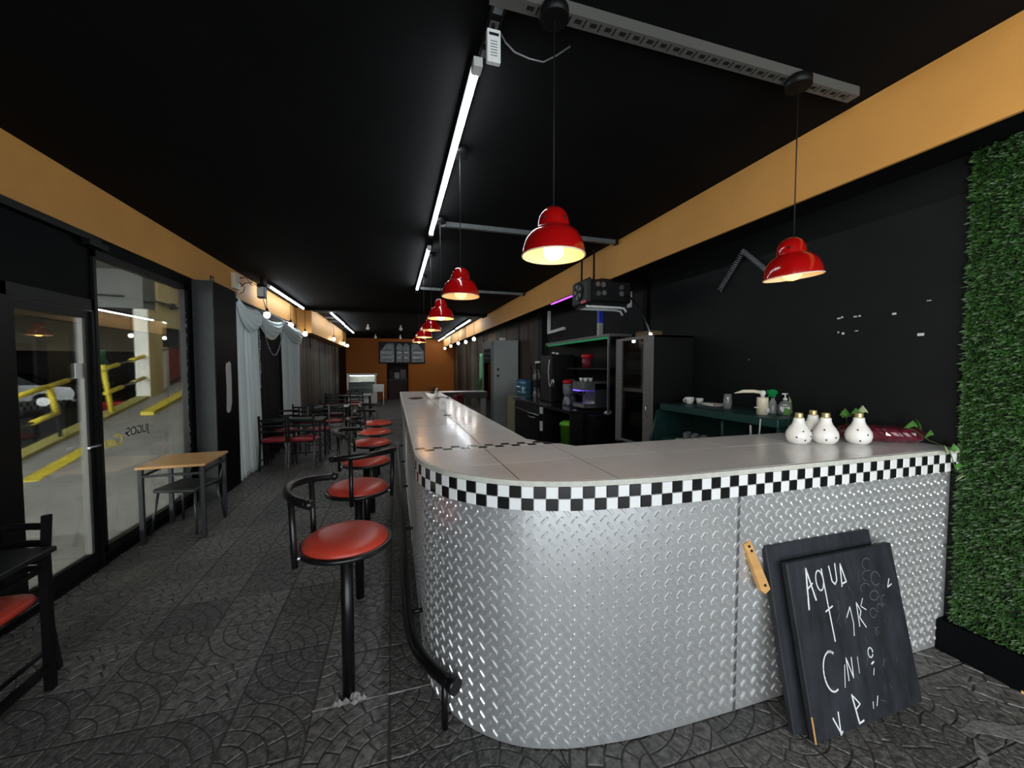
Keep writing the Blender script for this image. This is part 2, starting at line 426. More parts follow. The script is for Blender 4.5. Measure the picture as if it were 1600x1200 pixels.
# window
w = struct(MB().box(-2.235, -2.185, 3.80, 3.83, 0.1, 2.45).box(-2.235, -2.185, 5.15, 5.22, 0.1, 2.45).box(-2.235, -2.185, 3.80, 5.22, 2.395, 2.45).box(-2.235, -2.185, 3.80, 5.22, .08, .145).build('window_1', 'black_satin'))
MB().box(-2.222, -2.216, 3.825, 5.155, .14, 2.40).build('pane', 'glass_pane', w)
MB().box(-2.213, -2.178, 5.135, 5.165, .14, 2.40).build('inner_frame', 'black_satin', w)
mb = MB()
for i in range(46):
    z = random.choice((random.uniform(.2, 1.6), random.uniform(1.2, 2.3))); hh = random.uniform(.006, .03); yy = random.uniform(5.14, 5.155)
    mb.box(-2.179, -2.1765, yy, yy+random.uniform(.004, .01), z, z+hh)
mb.build('paint_chip', 'patch_white', w)['kind'] = 'stuff'
# mirrored lettering on the window (reads from outside)
def wtext(s, y, z, size, mt):
    # outside reading direction is toward -Y; local x -> -Y, local y -> Z, normal -> -X
    M = Matrix(((0, 0, -1, -2.2135), (-1, 0, 0, y), (0, 1, 0, z), (0, 0, 0, 1)))
    text('lettering', s, size, mt, w, M)
wtext('JUGOS', 4.47, .955, .105, 'dot_black'); wtext('\u2022', 4.17, .95, .10, 'dot_black'); wtext('Cenas', 4.11, .90, .135, 'yellow_road')

# ------------------------------------------------------------------ left timber wall (beyond the curtains) and right timber wall
def planks(parent, x, y0, y1, z1, palette, seed, wmin, wmax, side):
    rnd = random.Random(seed); y = y0
    while y < y1:
        wd = rnd.uniform(wmin, wmax); t = rnd.uniform(.02, .05); top = z1-rnd.choice((0, 0, .02, .25, .5)); m = rnd.choice(palette)
        a, b = (x, x+t) if side > 0 else (x-t, x)
        MB().cbox(a, b, y, min(y+wd, y1)-.008, .0, top, .004).build('plank', m, parent)
        if top < z1-.1: MB().cbox(a, b-.008 if side > 0 else b, y, min(y+wd, y1)-.008, top+.01, z1, .004).build('plank', rnd.choice(palette), parent)
        y += wd
planks(wl, XL+.005, 9.95, 17.2, 2.36, ['wood_dark', 'wood_brown', 'wood_grey', 'wood_brown', 'wood_ochre', 'wood_black'], 5, .22, .5, 1)
planks(wr, XR-.003, 9.0, 19.8, 2.6, ['wood_grey', 'wood_black', 'wood_ochre', 'wood_brown', 'wood_dark'], 9, .3, .7, -1)
planks(wr, XR-.003, 7.55, 9.0, 2.62, ['wood_dark'], 3, .16, .24, -1)
MB().box(XR-.10, XR, 7.30, 7.52, 0, 2.66).build('pier', 'wall_black', wr)
MB().box(XR-.03, XR, 4.02, 4.10, 0, 2.66).build('pier', 'wall_black_gloss', wr)

# ================================================================== CAR PARK OUTSIDE
SL, CC = .2182, -1.0
gf = struct(MB().box(-24, -2.36, -3.6, 32, -.25, -.02).build('floor_car_park', 'concrete_dark'))
# ramp: flat apron, then a rising slab
Y0 = -CC/SL
rp = MB().prism_ax([(-3.4, -.02), (Y0, -.02), (15, -.02), (15, SL*15+CC), (Y0, .004), (-3.4, .004)], -4.62, -2.30, 'x')
rp = struct(rp.build('floor_ramp', 'ramp_concrete'))
mb = MB()
y = 3.0
while y < 6.4:
    z = max(.004, SL*y+CC+.0005)
    mb.add([(-4.3, y, z), (-3.02, y, z), (-3.02, y+.045, z+.006), (-4.3, y+.045, z+.006), (-3.02, y+.09, z+(.02 if y > Y0 else 0)), (-4.3, y+.09, z+(.02 if y > Y0 else 0))], [(0, 1, 2, 3), (3, 2, 4, 5)])
    y += .13
o = mb.build('grip_ridge', 'concrete', rp); o['kind'] = 'stuff'
def ramp_strip(name, x0, x1, y0, y1, th, mt, parent):
    mb = MB().prism_ax([(y0, SL*y0+CC-.01), (y1, SL*y1+CC-.01), (y1, SL*y1+CC+th), (y0, SL*y0+CC+th)], x0, x1, 'x')
    return mb.build(name, mt, parent)
ramp_strip('joint', -3.01, -2.99, 4.6, 14.5, .003, 'concrete_dark', rp)
ramp_strip('painted_line', -4.06, -3.88, 5.75, 6.8, .012, 'yellow_road', rp)
ramp_strip('painted_line', -4.06, -3.88, 8.0, 14.5, .06, 'yellow_road', rp)
ramp_strip('kerb', -4.62, -4.42, 5.2, 9.0, .05, 'yellow_worn', rp)
# shell of the car park
struct(MB().box(-24.2, -24, -3.6, 32, -.2, 3.6).build('wall_car_park_side', 'garage_dark'))
struct(MB().box(-24, -2.4, 32, 32.2, -.2, 3.6).build('wall_car_park_end', 'garage_dark'))
struct(MB().box(-24, -2.42, -3.6, 32, 3.55, 3.8).build('ceiling_car_park', 'garage_white'))
struct(MB().box(-14, -4.44, 8.96, 9.35, 2.64, 3.34).build('trim_7', 'garage_grey'))
struct(MB().box(-4.62, -4.40, 9.36, 16, 2.36, 3.56).build('trim_8', 'garage_cream'))
struct(MB().box(-24, -4.6, 20, 20.4, 2.2, 3.56).build('trim_9', 'beam_drab'))
for xx in (-6.6, -9.4):
    struct(MB().box(xx, xx+.25, -3, 8.96, 3.0, 3.56).build('trim_10', 'garage_grey'))
col = thing('concrete_column', 'white square concrete column standing on the ramp outside the window', 'column', (-4.46, 9.0, .9))
MB().cbox(-.16, .06, 0, .46, -.02, 1.74, .008).build('shaft', 'garage_white', col)
MB().box(.0605, .064, .006, .454, -.02, 1.74).build('cream_shade_side', 'garage_cream', col)  # cream paint and the side's shade, both put into one colour
pt = thing('pipe_run', 'thin dark pipe clipped along the cream beam outside', 'pipe', (-4.37, 9.0, 2.80))
MB().tube([(0, 0, .02), (0, 1.2, 0), (0, 3, -.1), (0, 6, -.15)], .022, 8).tube([(-.35, -.06, .05), (-2.5, -.06, .09), (-6, -.06, .12)], .02, 8).build('pipe', 'concrete_dark', pt)
MB().box(-.02, .04, .75, .85, -.06, .06).build('junction_box', 'garage_dark', pt)
for k, yy in enumerate((5.0, 8.2, 11.4)):  # unseen lamps added to brighten the ramp and the cream beam
    t = thing('car_park_fill', ('nearest', 'middle', 'farthest')[k]+' added fill lamp out of view on the car park ceiling above the ramp', 'light', (-3.3, yy, 3.47), 0, 'added car park fill lamps')
    MB().box(-.09, .09, 0, 1.6, .04, .08).build('housing', 'white_plastic', t)
    MB().box(-.06, .06, .03, 1.57, .02, .045).build('tube', 'car_park_fill_glow', t)
# red panel wall beyond column
rw = thing('red_partition', 'dull red metal partition with white post beyond the white column', 'partition', (-4.5, 9.72, 1.1))
MB().box(-.05, 0, .16, 3.4, .08, .88).build('panel', 'red_door', rw)
MB().box(-.06, .03, 0, .1, -.05, .86).build('post', 'garage_white', rw)
MB().box(-.06, .02, -.06, 3.4, .86, 1.3).build('head', 'garage_dark', rw)
MB().bar((.02, .1, .13), (.02, 3.4, .83), .03).build('bottom_rail', 'tyre', rw)
# yellow railing on the ramp edge
rl = thing('ramp_railing', 'yellow and grey pipe railing along the ramp edge outside', 'railing', (-4.48, 7.0, .52))
def rz(y): return SL*y
for yy, low in ((-.02, .42), (1.05, 0), (-1.6, 0)):
    if low:
        MB().cyl((0, yy, rz(yy)+low), (0, yy-.11, rz(yy)+.80), .038).build('post', 'yellow_road', rl)
        MB().cyl((0, yy+.05, rz(yy)-.0), (0, yy, rz(yy)+low), .022).build('post_foot', 'tyre', rl)
    else: MB().cyl((0, yy+.05, rz(yy)-.02), (0, yy-.14, rz(yy)+.84), .034).build('post', 'yellow_road', rl)
for hh, segs in ((.80, ((-3, -.75, 'rail_grey'), (-.75, .2, 'yellow_road'), (.2, .85, 'rail_grey'), (.85, 1.28, 'yellow_road'), (1.28, 1.62, 'rail_grey'), (1.62, 2.1, 'yellow_road'), (2.1, 3.2, 'rail_grey'))),
                 (.40, ((-3, -.4, 'rail_grey'), (-.4, 0, 'yellow_road'), (.95, 1.35, 'yellow_road'), (1.35, 1.65, 'rail_grey'), (1.65, 1.98, 'yellow_worn')))):
    for a, b, m in segs:
        MB().cyl((0, a, rz(a)+hh), (0, b, rz(b)+hh), .034 if m != 'rail_grey' else .018).build('rail', m, rl)
# red plastic tub
tb = thing('plastic_tub', 'red plastic tub with white letter behind the ramp railing', 'tub', (-8.55, 15.9, -.02))
MB().lathe([(.40, 0), (.46, .42), (.50, .44), (.50, .47), (.44, .47)], n=24).build('body', 'tub_red', tb)
text('lettering', 'P', .34, 'patch_white', tb, Matrix.Translation((.14, -.46, .08)) @ Matrix.Rotation(R(88), 4, 'X') , .01)
# parked cars
def car(name, label, loc, rz, body, plate):
    t = thing(name, label, 'car', loc, rz)
    side = [(-2.1, .35), (-2.15, .62), (-2.05, .82), (-1.25, .92), (-.55, 1.36), (.75, 1.40), (1.45, .98), (2.05, .92), (2.12, .6), (2.08, .35)]
    mb = MB()
    n = len(side); ys = [(-.82, 1), (-.62, 1.0)]
    V = []
    for yv, sc in ((-.84, 0), (.84, 0)):
        for x, z in side: V.append((x, yv*(.80 if z > 1.1 else 1), z))
    mb.add(V, [tuple(range(n))[::-1], tuple(range(n, 2*n))]+[(i, (i+1) % n, n+(i+1) % n, n+i) for i in range(n)])
    bd = mb.build('body', body, t)
    g = MB()
    for s in (-1, 1):
        g.add([(-1.05, s*.80, .95), (-.5, s*.685, 1.31), (.7, s*.685, 1.34), (1.25, s*.80, 1.0)], [(0, 1, 2, 3)])
    g.add([(-1.2, -.72, .955), (-.60, -.62, 1.35), (-.60, .62, 1.35), (-1.2, .72, .955)], [(0, 1, 2, 3)])
    for q in range(len(g.v)): x, y, z = g.v[q]; g.v[q] = (x-.012, y*1.012, z+.006)
    g.build('window', 'car_dark', t)
    for x in (-1.35, 1.3):
        for s in (-1, 1):
            wh = MB().cyl((x, s*.66, .31), (x, s*.855, .31), .31, 22).build('wheel', 'tyre', t)
            MB().cyl((x, s*.85, .31), (x, s*.868, .31), .17, 12).build('hubcap', 'steel', wh)
    for s in (-1, 1): MB().ball((-2.02, s*.6, .68), .11, 10).build('headlight', 'grey_clear', t)
    MB().box(-2.17, -2.13, -.28, .28, .40, .52).build('number_plate', plate, t)
    MB().box(-2.16, -2.05, -.8, .8, .28, .38).build('bumper', 'car_dark', t)
    return t
car('parked_car', 'silver car parked in the dark car park, front wheel behind the yellow post', (-13.84, 19.0, -.02), R(197), 'car_silver', 'red_plastic')
car('parked_car', 'dark car parked at the left edge of the glass door view', (-15.6, 16.6, -.02), R(197), 'car_dark', 'paper')

# ================================================================== BAR COUNTER
ZT = 1.115
TOPP = [(.095, 7.25), (.095, 5.5), (.095, 3.8), (.095, 2.6), (.096, 2.15), (.098, 2.0), (.107, 1.905), (.131, 1.805), (.2, 1.656), (.283, 1.55), (.367, 1.475),
        (.453, 1.42), (.54, 1.383), (.66, 1.348), (.80, 1.325), (1.0, 1.305), (1.4, 1.296), (2.0, 1.296), (2.915, 1.296)]
tp, tlen = smooth_path(TOPP, .0475)
def normals(path):
    out = []
    for i in range(len(path)):
        t = (path[min(i+1, len(path)-1)]-path[max(i-1, 0)]).normalized(); out.append(Vector((t.y, -t.x)))
    return out
tn = normals(tp)
def off(path, nr, d): return [p+n*d for p, n in zip(path, nr)]
bar = thing('bar_counter', 'long curved bar counter clad in silver tread plate with chequered tile edge', 'counter')
plate = off(tp, tn, -.045)
inner = [(2.915, 1.955), (.96, 1.955), (.90, 2.05), (.765, 2.235), (.765, 6.85), (1.6, 6.85), (1.6, 7.25)]
core = [tuple(p) for p in off(tp, tn, -.052)]+[(2.915, 1.93), (.97, 1.93), (.92, 2.06), (.745, 2.26), (.745, 7.24)]
MB().prism(core, .0, 1.04).build('body', 'counter_inner', bar)
outline = [tuple(p) for p in off(tp, tn, -.004)]+inner
MB().prism(outline, 1.0, ZT-.0014).build('slab', 'counter_grout', bar)
MB().box(1.48, 1.58, 6.88, 7.22, 0, 1.0).build('end_leg', 'counter_inner', bar)
# plate panels
def strip_wall(path, nr, th, z0, z1):
    mb = MB(); n = len(path); a = [p-q*0 for p, q in zip(path, nr)]; b = off(path, nr, th)
    vs = [(p.x, p.y, z) for z in (z0, z1) for p in a]+[(p.x, p.y, z) for z in (z0, z1) for p in b]
    fs = []
    for i in range(n-1):
        fs += [(2*n+i, 2*n+i+1, 3*n+i+1, 3*n+i), (i, n+i, n+i+1, i+1), (n+i, 3*n+i, 3*n+i+1, n+i+1), (i, i+1, 2*n+i+1, 2*n+i)]
    fs += [(0, 2*n, 3*n, n), (n-1, 2*n-1, 4*n-1, 3*n-1)]
    mb.add(vs, fs, 0, False)
    return mb
i1 = min(range(len(plate)), key=lambda i: (plate[i]-Vector((.14, 2.25))).length)
i2 = min(range(len(plate)), key=lambda i: (plate[i]-Vector((1.45, 1.34))).length)
for a, b in ((0, i1), (i1, i2), (i2, len(plate)-1)):
    o = strip_wall(plate[a:b+1], tn[a:b+1], .005, .004, 1.005).build('tread_plate', 'plate_metal', bar)
    for p in o.data.polygons: p.use_smooth = False
for i in (i1, i2):
    p = plate[i]+tn[i]*.006; t = Vector((-tn[i].y, tn[i].x))*.006
    MB().prism([tuple(p-t), tuple(p+t), tuple(p+t+tn[i]*.003), tuple(p-t+tn[i]*.003)], .004, 1.003).build('seam_strip', 'seam_metal', bar)
# raised lozenges of the tread plate
mb = MB(); PITCH = .059
fine, flen = smooth_path([tuple(p) for p in plate], .0295)
fn = normals(fine)
def lozenge(c, t, n, z, ang, L=.0215, Wd=.0074, H=.0058):
    dx, dz = cos(ang), sin(ang)
    base = [(L, 0), (L*.72, Wd), (-L*.72, Wd), (-L, 0), (-L*.72, -Wd), (L*.72, -Wd)]
    top = [(L*.62, 0), (-L*.62, 0)]
    def P(u, v, h):
        a = u*dx-v*dz; b = u*dz+v*dx; q = c+t*a+n*(.005+h); return (q.x, q.y, z+b)
    vs = [P(u, v, -.001) for u, v in base]+[P(u*.78, v*.55, H*.9) for u, v in base]
    mb.add(vs, [(6, 7, 8, 9, 10, 11)]+[(k, (k+1) % 6, 6+(k+1) % 6, 6+k) for k in range(6)])
for i in range(1, len(fine)-1):
    if fine[i].y > 5.2: continue
    t = Vector((-fn[i].y, fn[i].x))
    z = .03+(0 if i % 2 else PITCH/2)
    while z < .995:
        lozenge(fine[i], t, fn[i], z, R(-47) if i % 2 else R(47)); z += PITCH
o = mb.build('tread_lozenges', 'tread_metal', bar); o['kind'] = 'stuff'
# chequered edge tiles
te = MB().cbox(-.0228, .0228, -.004, .004, -.0228, .0228, .0015)
tmesh = {k: te.mesh('edge_tile', m) for k, m in (('w', 'trim_white'), ('b', 'trim_black'), ('g', 'trim_black_worn'))}
strip_wall(off(tp, tn, -.006), tn, .005, .997, 1.094).build('edge_backing', 'counter_lip', bar)
items = []
for i in range(len(tp)-1):
    c = (tp[i]+tp[i+1])/2; n = (tn[i]+tn[i+1]).normalized()
    for r in range(2):
        k = 'w' if (i+r) % 2 else 'b'
        if k == 'b' and random.random() < .12 and .3 < c.x < .9: k = 'g'
        items.append((c.length, c, n, r, k))
items.sort(key=lambda q: q[0]); far_ = MB()
for j, (_, c, n, r, k) in enumerate(items):
    ang = math.atan2(n.y, n.x)+pi/2; loc = (c.x+n.x*.001, c.y+n.y*.001, 1.0215+.0475*r)
    if j < 262: link_mesh('edge_tile', tmesh[k], bar, loc, (0, 0, ang))
    else:
        M = Matrix.Translation(loc) @ Matrix.Rotation(ang, 4, 'Z')
        far_.add([M @ Vector(v) for v in te.v], te.f, 1 if k != 'w' else 0)
o = far_.build('edge_tiles_far', ['trim_white', 'trim_black'], bar); o['kind'] = 'stuff'
strip_wall(off(tp, tn, -.012), tn, .016, 1.0935, ZT-.001).build('edge_lip', 'counter_lip', bar)
# top tiles: outline cut into rectangles
oin = [tuple(p) for p in off(tp, tn, -.010)]+inner
def cut(poly, x0, x1, y0, y1):
    for ax, lim, sg in ((0, x1, 1), (0, x0, -1), (1, y1, 1), (1, y0, -1)):
        out = []
        for i in range(len(poly)):
            p, q = poly[i-1], poly[i]; a = sg*(lim-p[ax]); b = sg*(lim-q[ax])
            if (a >= 0) != (b >= 0): t = a/(a-b); out.append((p[0]+(q[0]-p[0])*t, p[1]+(q[1]-p[1])*t))
            if b >= 0: out.append(q)
        poly = out
        if len(poly) < 3: return []
    return poly
g = .0027
cells = [(a, b, c, d) for a, b in ((.08, .46), (.46, .80)) for c, d in zip([2.148, 2.5, 2.95, 3.4, 3.85, 4.3, 4.75, 5.2, 5.65, 6.1, 6.55], [2.5, 2.95, 3.4, 3.85, 4.3, 4.75, 5.2, 5.65, 6.1, 6.55, 7.0])]
xs = [.08, .46, .84, 1.29, 1.74, 2.19, 2.64, 2.92]
cells += [(a, b, c, d) for a, b in zip(xs, xs[1:]) for c, d in ((1.28, 1.685), (1.685, 2.052))]
cells += [(.08, .46, 7.0, 7.26), (.46, .765, 7.0, 7.26), (.765, 1.2, 6.84, 7.26), (1.2, 1.61, 6.84, 7.26)]
for k, (x0, x1, y0, y1) in enumerate(cells):
    poly = cut(oin, x0+g, x1-g, y0+g, y1-g)
    if len(poly) >= 3: MB().prism(poly, ZT-.01, ZT+random.uniform(-.0004, .0004)).build('top_tile', random.choice(('counter_tile', 'counter_tile_b')), bar)
# chequer strip let into the top
sw = MB().cbox(-.0228, .0228, -.0228, .0228, -.008, 0, .0008)
smesh = {k: sw.mesh('strip_tile', m) for k, m in (('w', 'counter_tile'), ('b', 'trim_black'))}
for i in range(16):
    for r in range(2):
        x = .125+.0475*i; yv = 2.076+.0475*r
        if x > .86-(r*.06): continue
        link_mesh('strip_tile', smesh['b' if (i+r) % 2 else 'w'], bar, (x, yv, ZT+.0004))

# foot rail
fr = thing('foot_rail', 'black tubular foot rail curving round the base of the bar', 'rail', (.05, 2.0, 0))
pth, _ = smooth_path([(0, 5.2), (0, 3), (0, 1.2), (0, .35), (.006, .05), (.03, -.12), (.075, -.25), (.13, -.35), (.175, -.415)], .06)
MB().tube([(p.x, p.y, .215) for p in pth], .027, 14).build('tube', 'black_metal', fr)
e = pth[-1]; e0 = pth[-2]; dd = (e-e0).normalized()
MB().tube([(e.x-dd.x*.02, e.y-dd.y*.02, .215), (e.x+dd.x*.012, e.y+dd.y*.012, .215)], .033, 16).build('end_collar', 'black_metal', fr)
MB().cyl((.14, -.43+.06, 0), (.14, -.43+.06, .21), .014, 12).build('leg', 'black_metal', fr)
for yy in (.15, 1.3, 2.5, 3.7, 4.9):
    MB().cyl((0, yy, .215), (.115, yy, .215), .012, 10).build('bracket', 'black_metal', fr)
for yy in (1.9, 4.0): MB().cyl((0, yy, 0), (0, yy, .2), .013, 10).build('leg', 'black_metal', fr)

# ================================================================== STOOLS
def make_stool():
    t = thing('bar_stool', '', 'stool', group='swivel stools bolted along the bar')
    MB().lathe([(.028, 0), (.028, .695)], n=18).build('post', 'black_metal', t)
    MB().lathe([(.05, .690), (.12, .710), (.12, .720), (.02, .725)], n=20).build('seat_plate', 'black_metal', t)
    ring = [(.197*cos(a), .197*sin(a), .735) for a in [2*pi*k/40 for k in range(40)]]
    MB().tube(ring, .0125, 8, closed=True).build('seat_rim', 'black_metal', t)
    MB().lathe([(.02, .725), (.185, .727), (.190, .741), (.186, .757), (.165, .773), (.12, .783), (.06, .787), (.001, .788)], n=40).build('cushion', 'red_vinyl', t)
    # back: C-shaped rail round the -Y side on two uprights
    arc = [(.235*cos(a), .235*sin(a), 1.000+.012*cos(2*(a+pi/2))) for a in [R(-90)-R(66)+R(132)*k/22 for k in range(23)]]
    MB().tube(arc, [.016]+[.0185]*21+[.016], 12).build('back_rail', 'black_metal', t)
    for k in (0, 22): MB().ball(arc[k], .021, 10).build('end_cap', 'black_metal', t)
    for a in (R(-90-38), R(-90+38)):
        c_, s_ = cos(a), sin(a)
        u = MB().tube([(.225*c_, .225*s_, .700), (.228*c_, .228*s_, .785), (.235*c_, .235*s_, .995)], .013, 10).build('upright', 'black_metal', t)
        MB().cyl((.18*c_, .18*s_, .735), (.225*c_, .225*s_, .735), .010, 8).build('bolt', 'steel', u)
    return t
st = make_stool(); st.location = (-.225, 1.94, 0); st.rotation_euler = (0, 0, R(-95)); st.scale = (1, 1, 1.0)
st['label'] = 'red swivel bar stool nearest the camera, seat back turned away from the bar'
mb = MB(); 
for k in range(16):
    a = random.uniform(0, 6.28); r = random.uniform(.02, .07); x, y = r*cos(a)-.005, r*sin(a)*.6-.02; s_ = random.uniform(.008, .022)
    mb.add([(x-s_, y, 0), (x, y-s_, 0), (x+s_, y, 0), (x, y+s_, 0), (x, y, s_*1.3)], [(0, 1, 4), (1, 2, 4), (2, 3, 4), (3, 0, 4), (3, 2, 1, 0)])
# crumbled mortar lives on the floor, round the first post
mm = mb.build('mortar_crumb', 'grout_white', fl, (-.215, 1.93, 0)); mm['kind'] = 'stuff'
for y, a, lab in ((2.76, 33, 'second red bar stool from the camera, its curved back toward us'),
                  (3.54, -100, 'third red bar stool from the camera along the counter'),
                  (4.38, -82, 'fourth red bar stool from the camera along the counter'),
                  (5.10, -110, 'fifth red bar stool from the camera, partly hidden by nearer seats'),
                  (5.9, -120, 'farthest red bar stool along the counter')):
    dup(st, (-.24, y, 0), R(a), lab)

# ================================================================== CHALKBOARDS
TILT = math.atan2(.145, .68)
def board(label, loc, rz, wd, ht, th):
    t = thing('chalkboard', label, 'board', loc, rz, 'chalkboards leaning on the bar')
    t.rotation_euler = (-TILT, 0, rz)
    MB().cbox(0, wd, 0, th, 0, ht, .003).build('panel', 'chalkboard', t)
    return t
b2 = board('rear black chalkboard leaning on the bar with a pine strip at its edge', (1.585, 1.162, .008), R(-.6), .66, .755, .026)
mb = MB().prism_ax([(-.115, .775), (-.075, .79), (-.012, .60), (-.005, .575), (-.035, .56), (-.055, .575)], .003, .022, 'y')
hd = mb.build('handle', 'pine', b2)
MB().cyl((-.088, 0, .765), (-.088, .004, .765), .006, 10).cyl((-.078, 0, .745), (-.078, .004, .745), .006, 10).cyl((-.032, 0, .595), (-.032, .004, .595), .006, 10).build('nail_hole', 'slot_dark', hd)
b1 = board('front black chalkboard with chalk words Agua, Cafe leaning on the bar', (1.632, 1.108, .008), R(.6), .685, .70, .028)
def stroke(mb, pts, wdt, jit=.0):
    for (a, b) in zip(pts, pts[1:]):
        a = Vector(a); b = Vector(b); d_ = (b-a)
        if d_.length < 1e-5: continue
        d_.normalize(); n = Vector((-d_.y, d_.x))*wdt/2; a2 = a-d_*wdt*.3; b2_ = b+d_*wdt*.3
        q = [a2+n, a2-n, b2_-n, b2_+n]
        mb.add([(p.x, -.0012, p.y) for p in q], [(0, 1, 2, 3)])
def curve(c, rx, ry, a0, a1, n=14): return [(c[0]+rx*cos(R(a0+(a1-a0)*k/n)), c[1]+ry*sin(R(a0+(a1-a0)*k/n))) for k in range(n+1)]
# coordinates: x across the board, y up the board
W1 = .0065
ck = MB(); stroke(ck, [(.085, .50), (.105, .665)], W1*1.3); stroke(ck, [(.105, .665), (.135, .53)], W1*1.2); stroke(ck, [(.095, .58), (.13, .60)], W1); ck.build('chalk_letter', 'chalk', b1)
ck = MB(); stroke(ck, curve((.175, .605), .022, .042, 20, 340), W1); stroke(ck, [(.197, .65), (.200, .50), (.205, .35)], W1); stroke(ck, [(.18, .475), (.225, .49)], W1); ck.build('chalk_letter', 'chalk', b1)
ck = MB(); stroke(ck, [(.245, .655), (.25, .59), (.265, .575), (.28, .59), (.285, .66)], W1); ck.build('chalk_letter', 'chalk', b1)
ck = MB(); stroke(ck, [(.305, .56), (.318, .655), (.337, .575), (.305, .57)], W1*1.1); ck.build('chalk_letter', 'chalk', b1)
ck = MB(); stroke(ck, [(.30, .43), (.33, .47), (.335, .40), (.325, .35)], W1*.7); stroke(ck, [(.37, .38), (.375, .48), (.395, .44), (.38, .415), (.41, .37)], W1*.8); stroke(ck, [(.42, .49), (.40, .46), (.43, .44)], W1*.6); ck.build('chalk_letter', 'chalk', b1)
ck = MB(); stroke(ck, curve((.155, .24), .048, .078, 75, 290), W1*1.1); stroke(ck, curve((.155, .24), .048, .078, 60, 95), W1*1.6); ck.build('chalk_letter', 'chalk', b1)
ck = MB(); stroke(ck, [(.215, .165), (.235, .25)], W1*.6); stroke(ck, [(.245, .185), (.25, .275), (.275, .19), (.282, .27)], W1*.8); stroke(ck, [(.315, .20), (.32, .265)], W1*.5); ck.build('chalk_letter', 'chalk', b1)
ck = MB(); stroke(ck, curve((.405, .265), .015, .02, 0, 330), W1*.9); stroke(ck, [(.40, .22), (.415, .225)], W1*1.2); stroke(ck, [(.41, .20), (.40, .175)], W1*.6); ck.build('chalk_letter', 'chalk', b1)
ck = MB(); stroke(ck, [(.115, .07), (.145, .01)], W1); stroke(ck, [(.15, .085), (.145, .0), (.158, -.04+.05), (.15, -.03+.04)], W1); ck.build('chalk_letter', 'chalk', b1)
ck = MB(); stroke(ck, [(.245, .13), (.262, -.0+.015), (.29, .02)], W1*1.2); stroke(ck, [(.245, .13), (.285, .085), (.255, .07)], W1*.9); ck.build('chalk_letter', 'chalk', b1)
ck = MB(); stroke(ck, [(.36, .05), (.365, .075)], W1*.6); stroke(ck, [(.385, .055), (.40, .09)], W1*.7); ck.build('chalk_letter', 'chalk', b1)
ck = MB(); stroke(ck, [(.62, .545), (.60, .51), (.63, .52)], W1*.8); ck.build('chalk_letter', 'chalk', b1)
cf = MB()
for c, rx, ry in (((.49, .63), .03, .025), ((.48, .58), .035, .022), ((.45, .53), .03, .02), ((.53, .56), .03, .03), ((.5, .49), .03, .02), ((.47, .42), .02, .02), ((.52, .43), .02, .02), ((.56, .46), .02, .022), ((.48, .34), .018, .016)):
    stroke(cf, curve(c, rx, ry, random.uniform(0, 90), random.uniform(220, 350)), W1*.5)
for k in range(26):
    x = random.uniform(.05, .6); z = random.uniform(.05, .66); stroke(cf, [(x, z), (x+random.uniform(-.03, .03), z+random.uniform(-.05, .05))], W1*.3)
cf.build('chalk_smudge', 'chalk_faint', b1)['kind'] = 'stuff'
MB().box(-.001, .004, -.001, .003, .0, .10).build('bare_edge', 'pine', b1)

# ================================================================== PENDANT LAMPS
SH = [(.9*a_, .9*b_) for a_, b_ in [(.135, 0), (.1345, .012), (.131, .035), (.123, .062), (.109, .088), (.09, .107), (.074, .116), (.069, .119), (.068, .124), (.067, .14), (.063, .162), (.052, .184), (.036, .198), (.016, .206), (.002, .207)]]
def pendant(label, x, y, z, bulbm, tilt=0, canopy=True, amber=True):
    t = thing('pendant_lamp', label, 'lamp', (x, y, z+.025), 0, 'red pendant lamps over the bar'); z += .025
    sh = MB().lathe(SH, n=44, capb=False).build('shade', 'lamp_red', t)
    MB().lathe([(max(.001, r-.0035), zz-(.003 if i > 3 else .0)) for i, (r, zz) in enumerate(SH)], n=44, capb=False).build('shade_lining', 'lamp_inside', sh)
    MB().tube([(.121*cos(a), .121*sin(a), .001) for a in [2*pi*k/44 for k in range(44)]], .003, 6, closed=True).build('rim', 'lamp_inside' if amber else 'lamp_inside', sh)
    for a in (-70, -150, 20): MB().ball((.060*cos(R(a)), .060*sin(R(a)), .133), .006, 8).build('vent_hole', 'slot_dark', sh)
    MB().lathe([(.02, .07), (.02, .175)], n=12).build('socket', 'black_satin', t)
    MB().lathe([(.001, -.016), (.020, -.012), (.034, .0), (.040, .02), (.037, .04), (.027, .058), (.018, .074)], n=18).build('bulb', bulbm, t)
    if tilt:
        for ch in t.children: ch.rotation_euler = (0, tilt, 0)
    MB().cyl((0, 0, .183), (0, 0, CEIL-z-.03), .0028, 6).build('cord', 'cord_black', t)
    if canopy: MB().lathe([(.055, -.045), (.055, -.01), (.05, .0)], (0, 0, CEIL-z-(.0 if y > 1.6 else .045)), 18).build('ceiling_rose', 'black_satin', t)
    return t
pendant('brightly lit red pendant lamp nearest the camera over the bar corner', .595, 1.42, 1.955, 'bulb_warm_bright')
pendant('tilted red pendant lamp at the right in front of the black wall', 1.83, 1.42, 1.955, 'bulb_warm', R(-6))
for x, y, b_, lab in ((.42, 2.55, 'bulb_warm', 'first red pendant lamp in the row above the stools'), (.428, 3.75, 'bulb_warm_bright', 'second red pendant lamp in the row above the stools'),
                      (.445, 4.95, 'bulb_warm', 'third red pendant lamp in the row, overlapping the one before'), (.445, 6.15, 'bulb_warm_bright', 'fourth red pendant lamp in the row over the bar'),
                      (.44, 7.35, 'bulb_warm_bright', 'farthest red pendant lamp over the end of the bar')):
    pendant(lab, x, y, 1.985, b_)

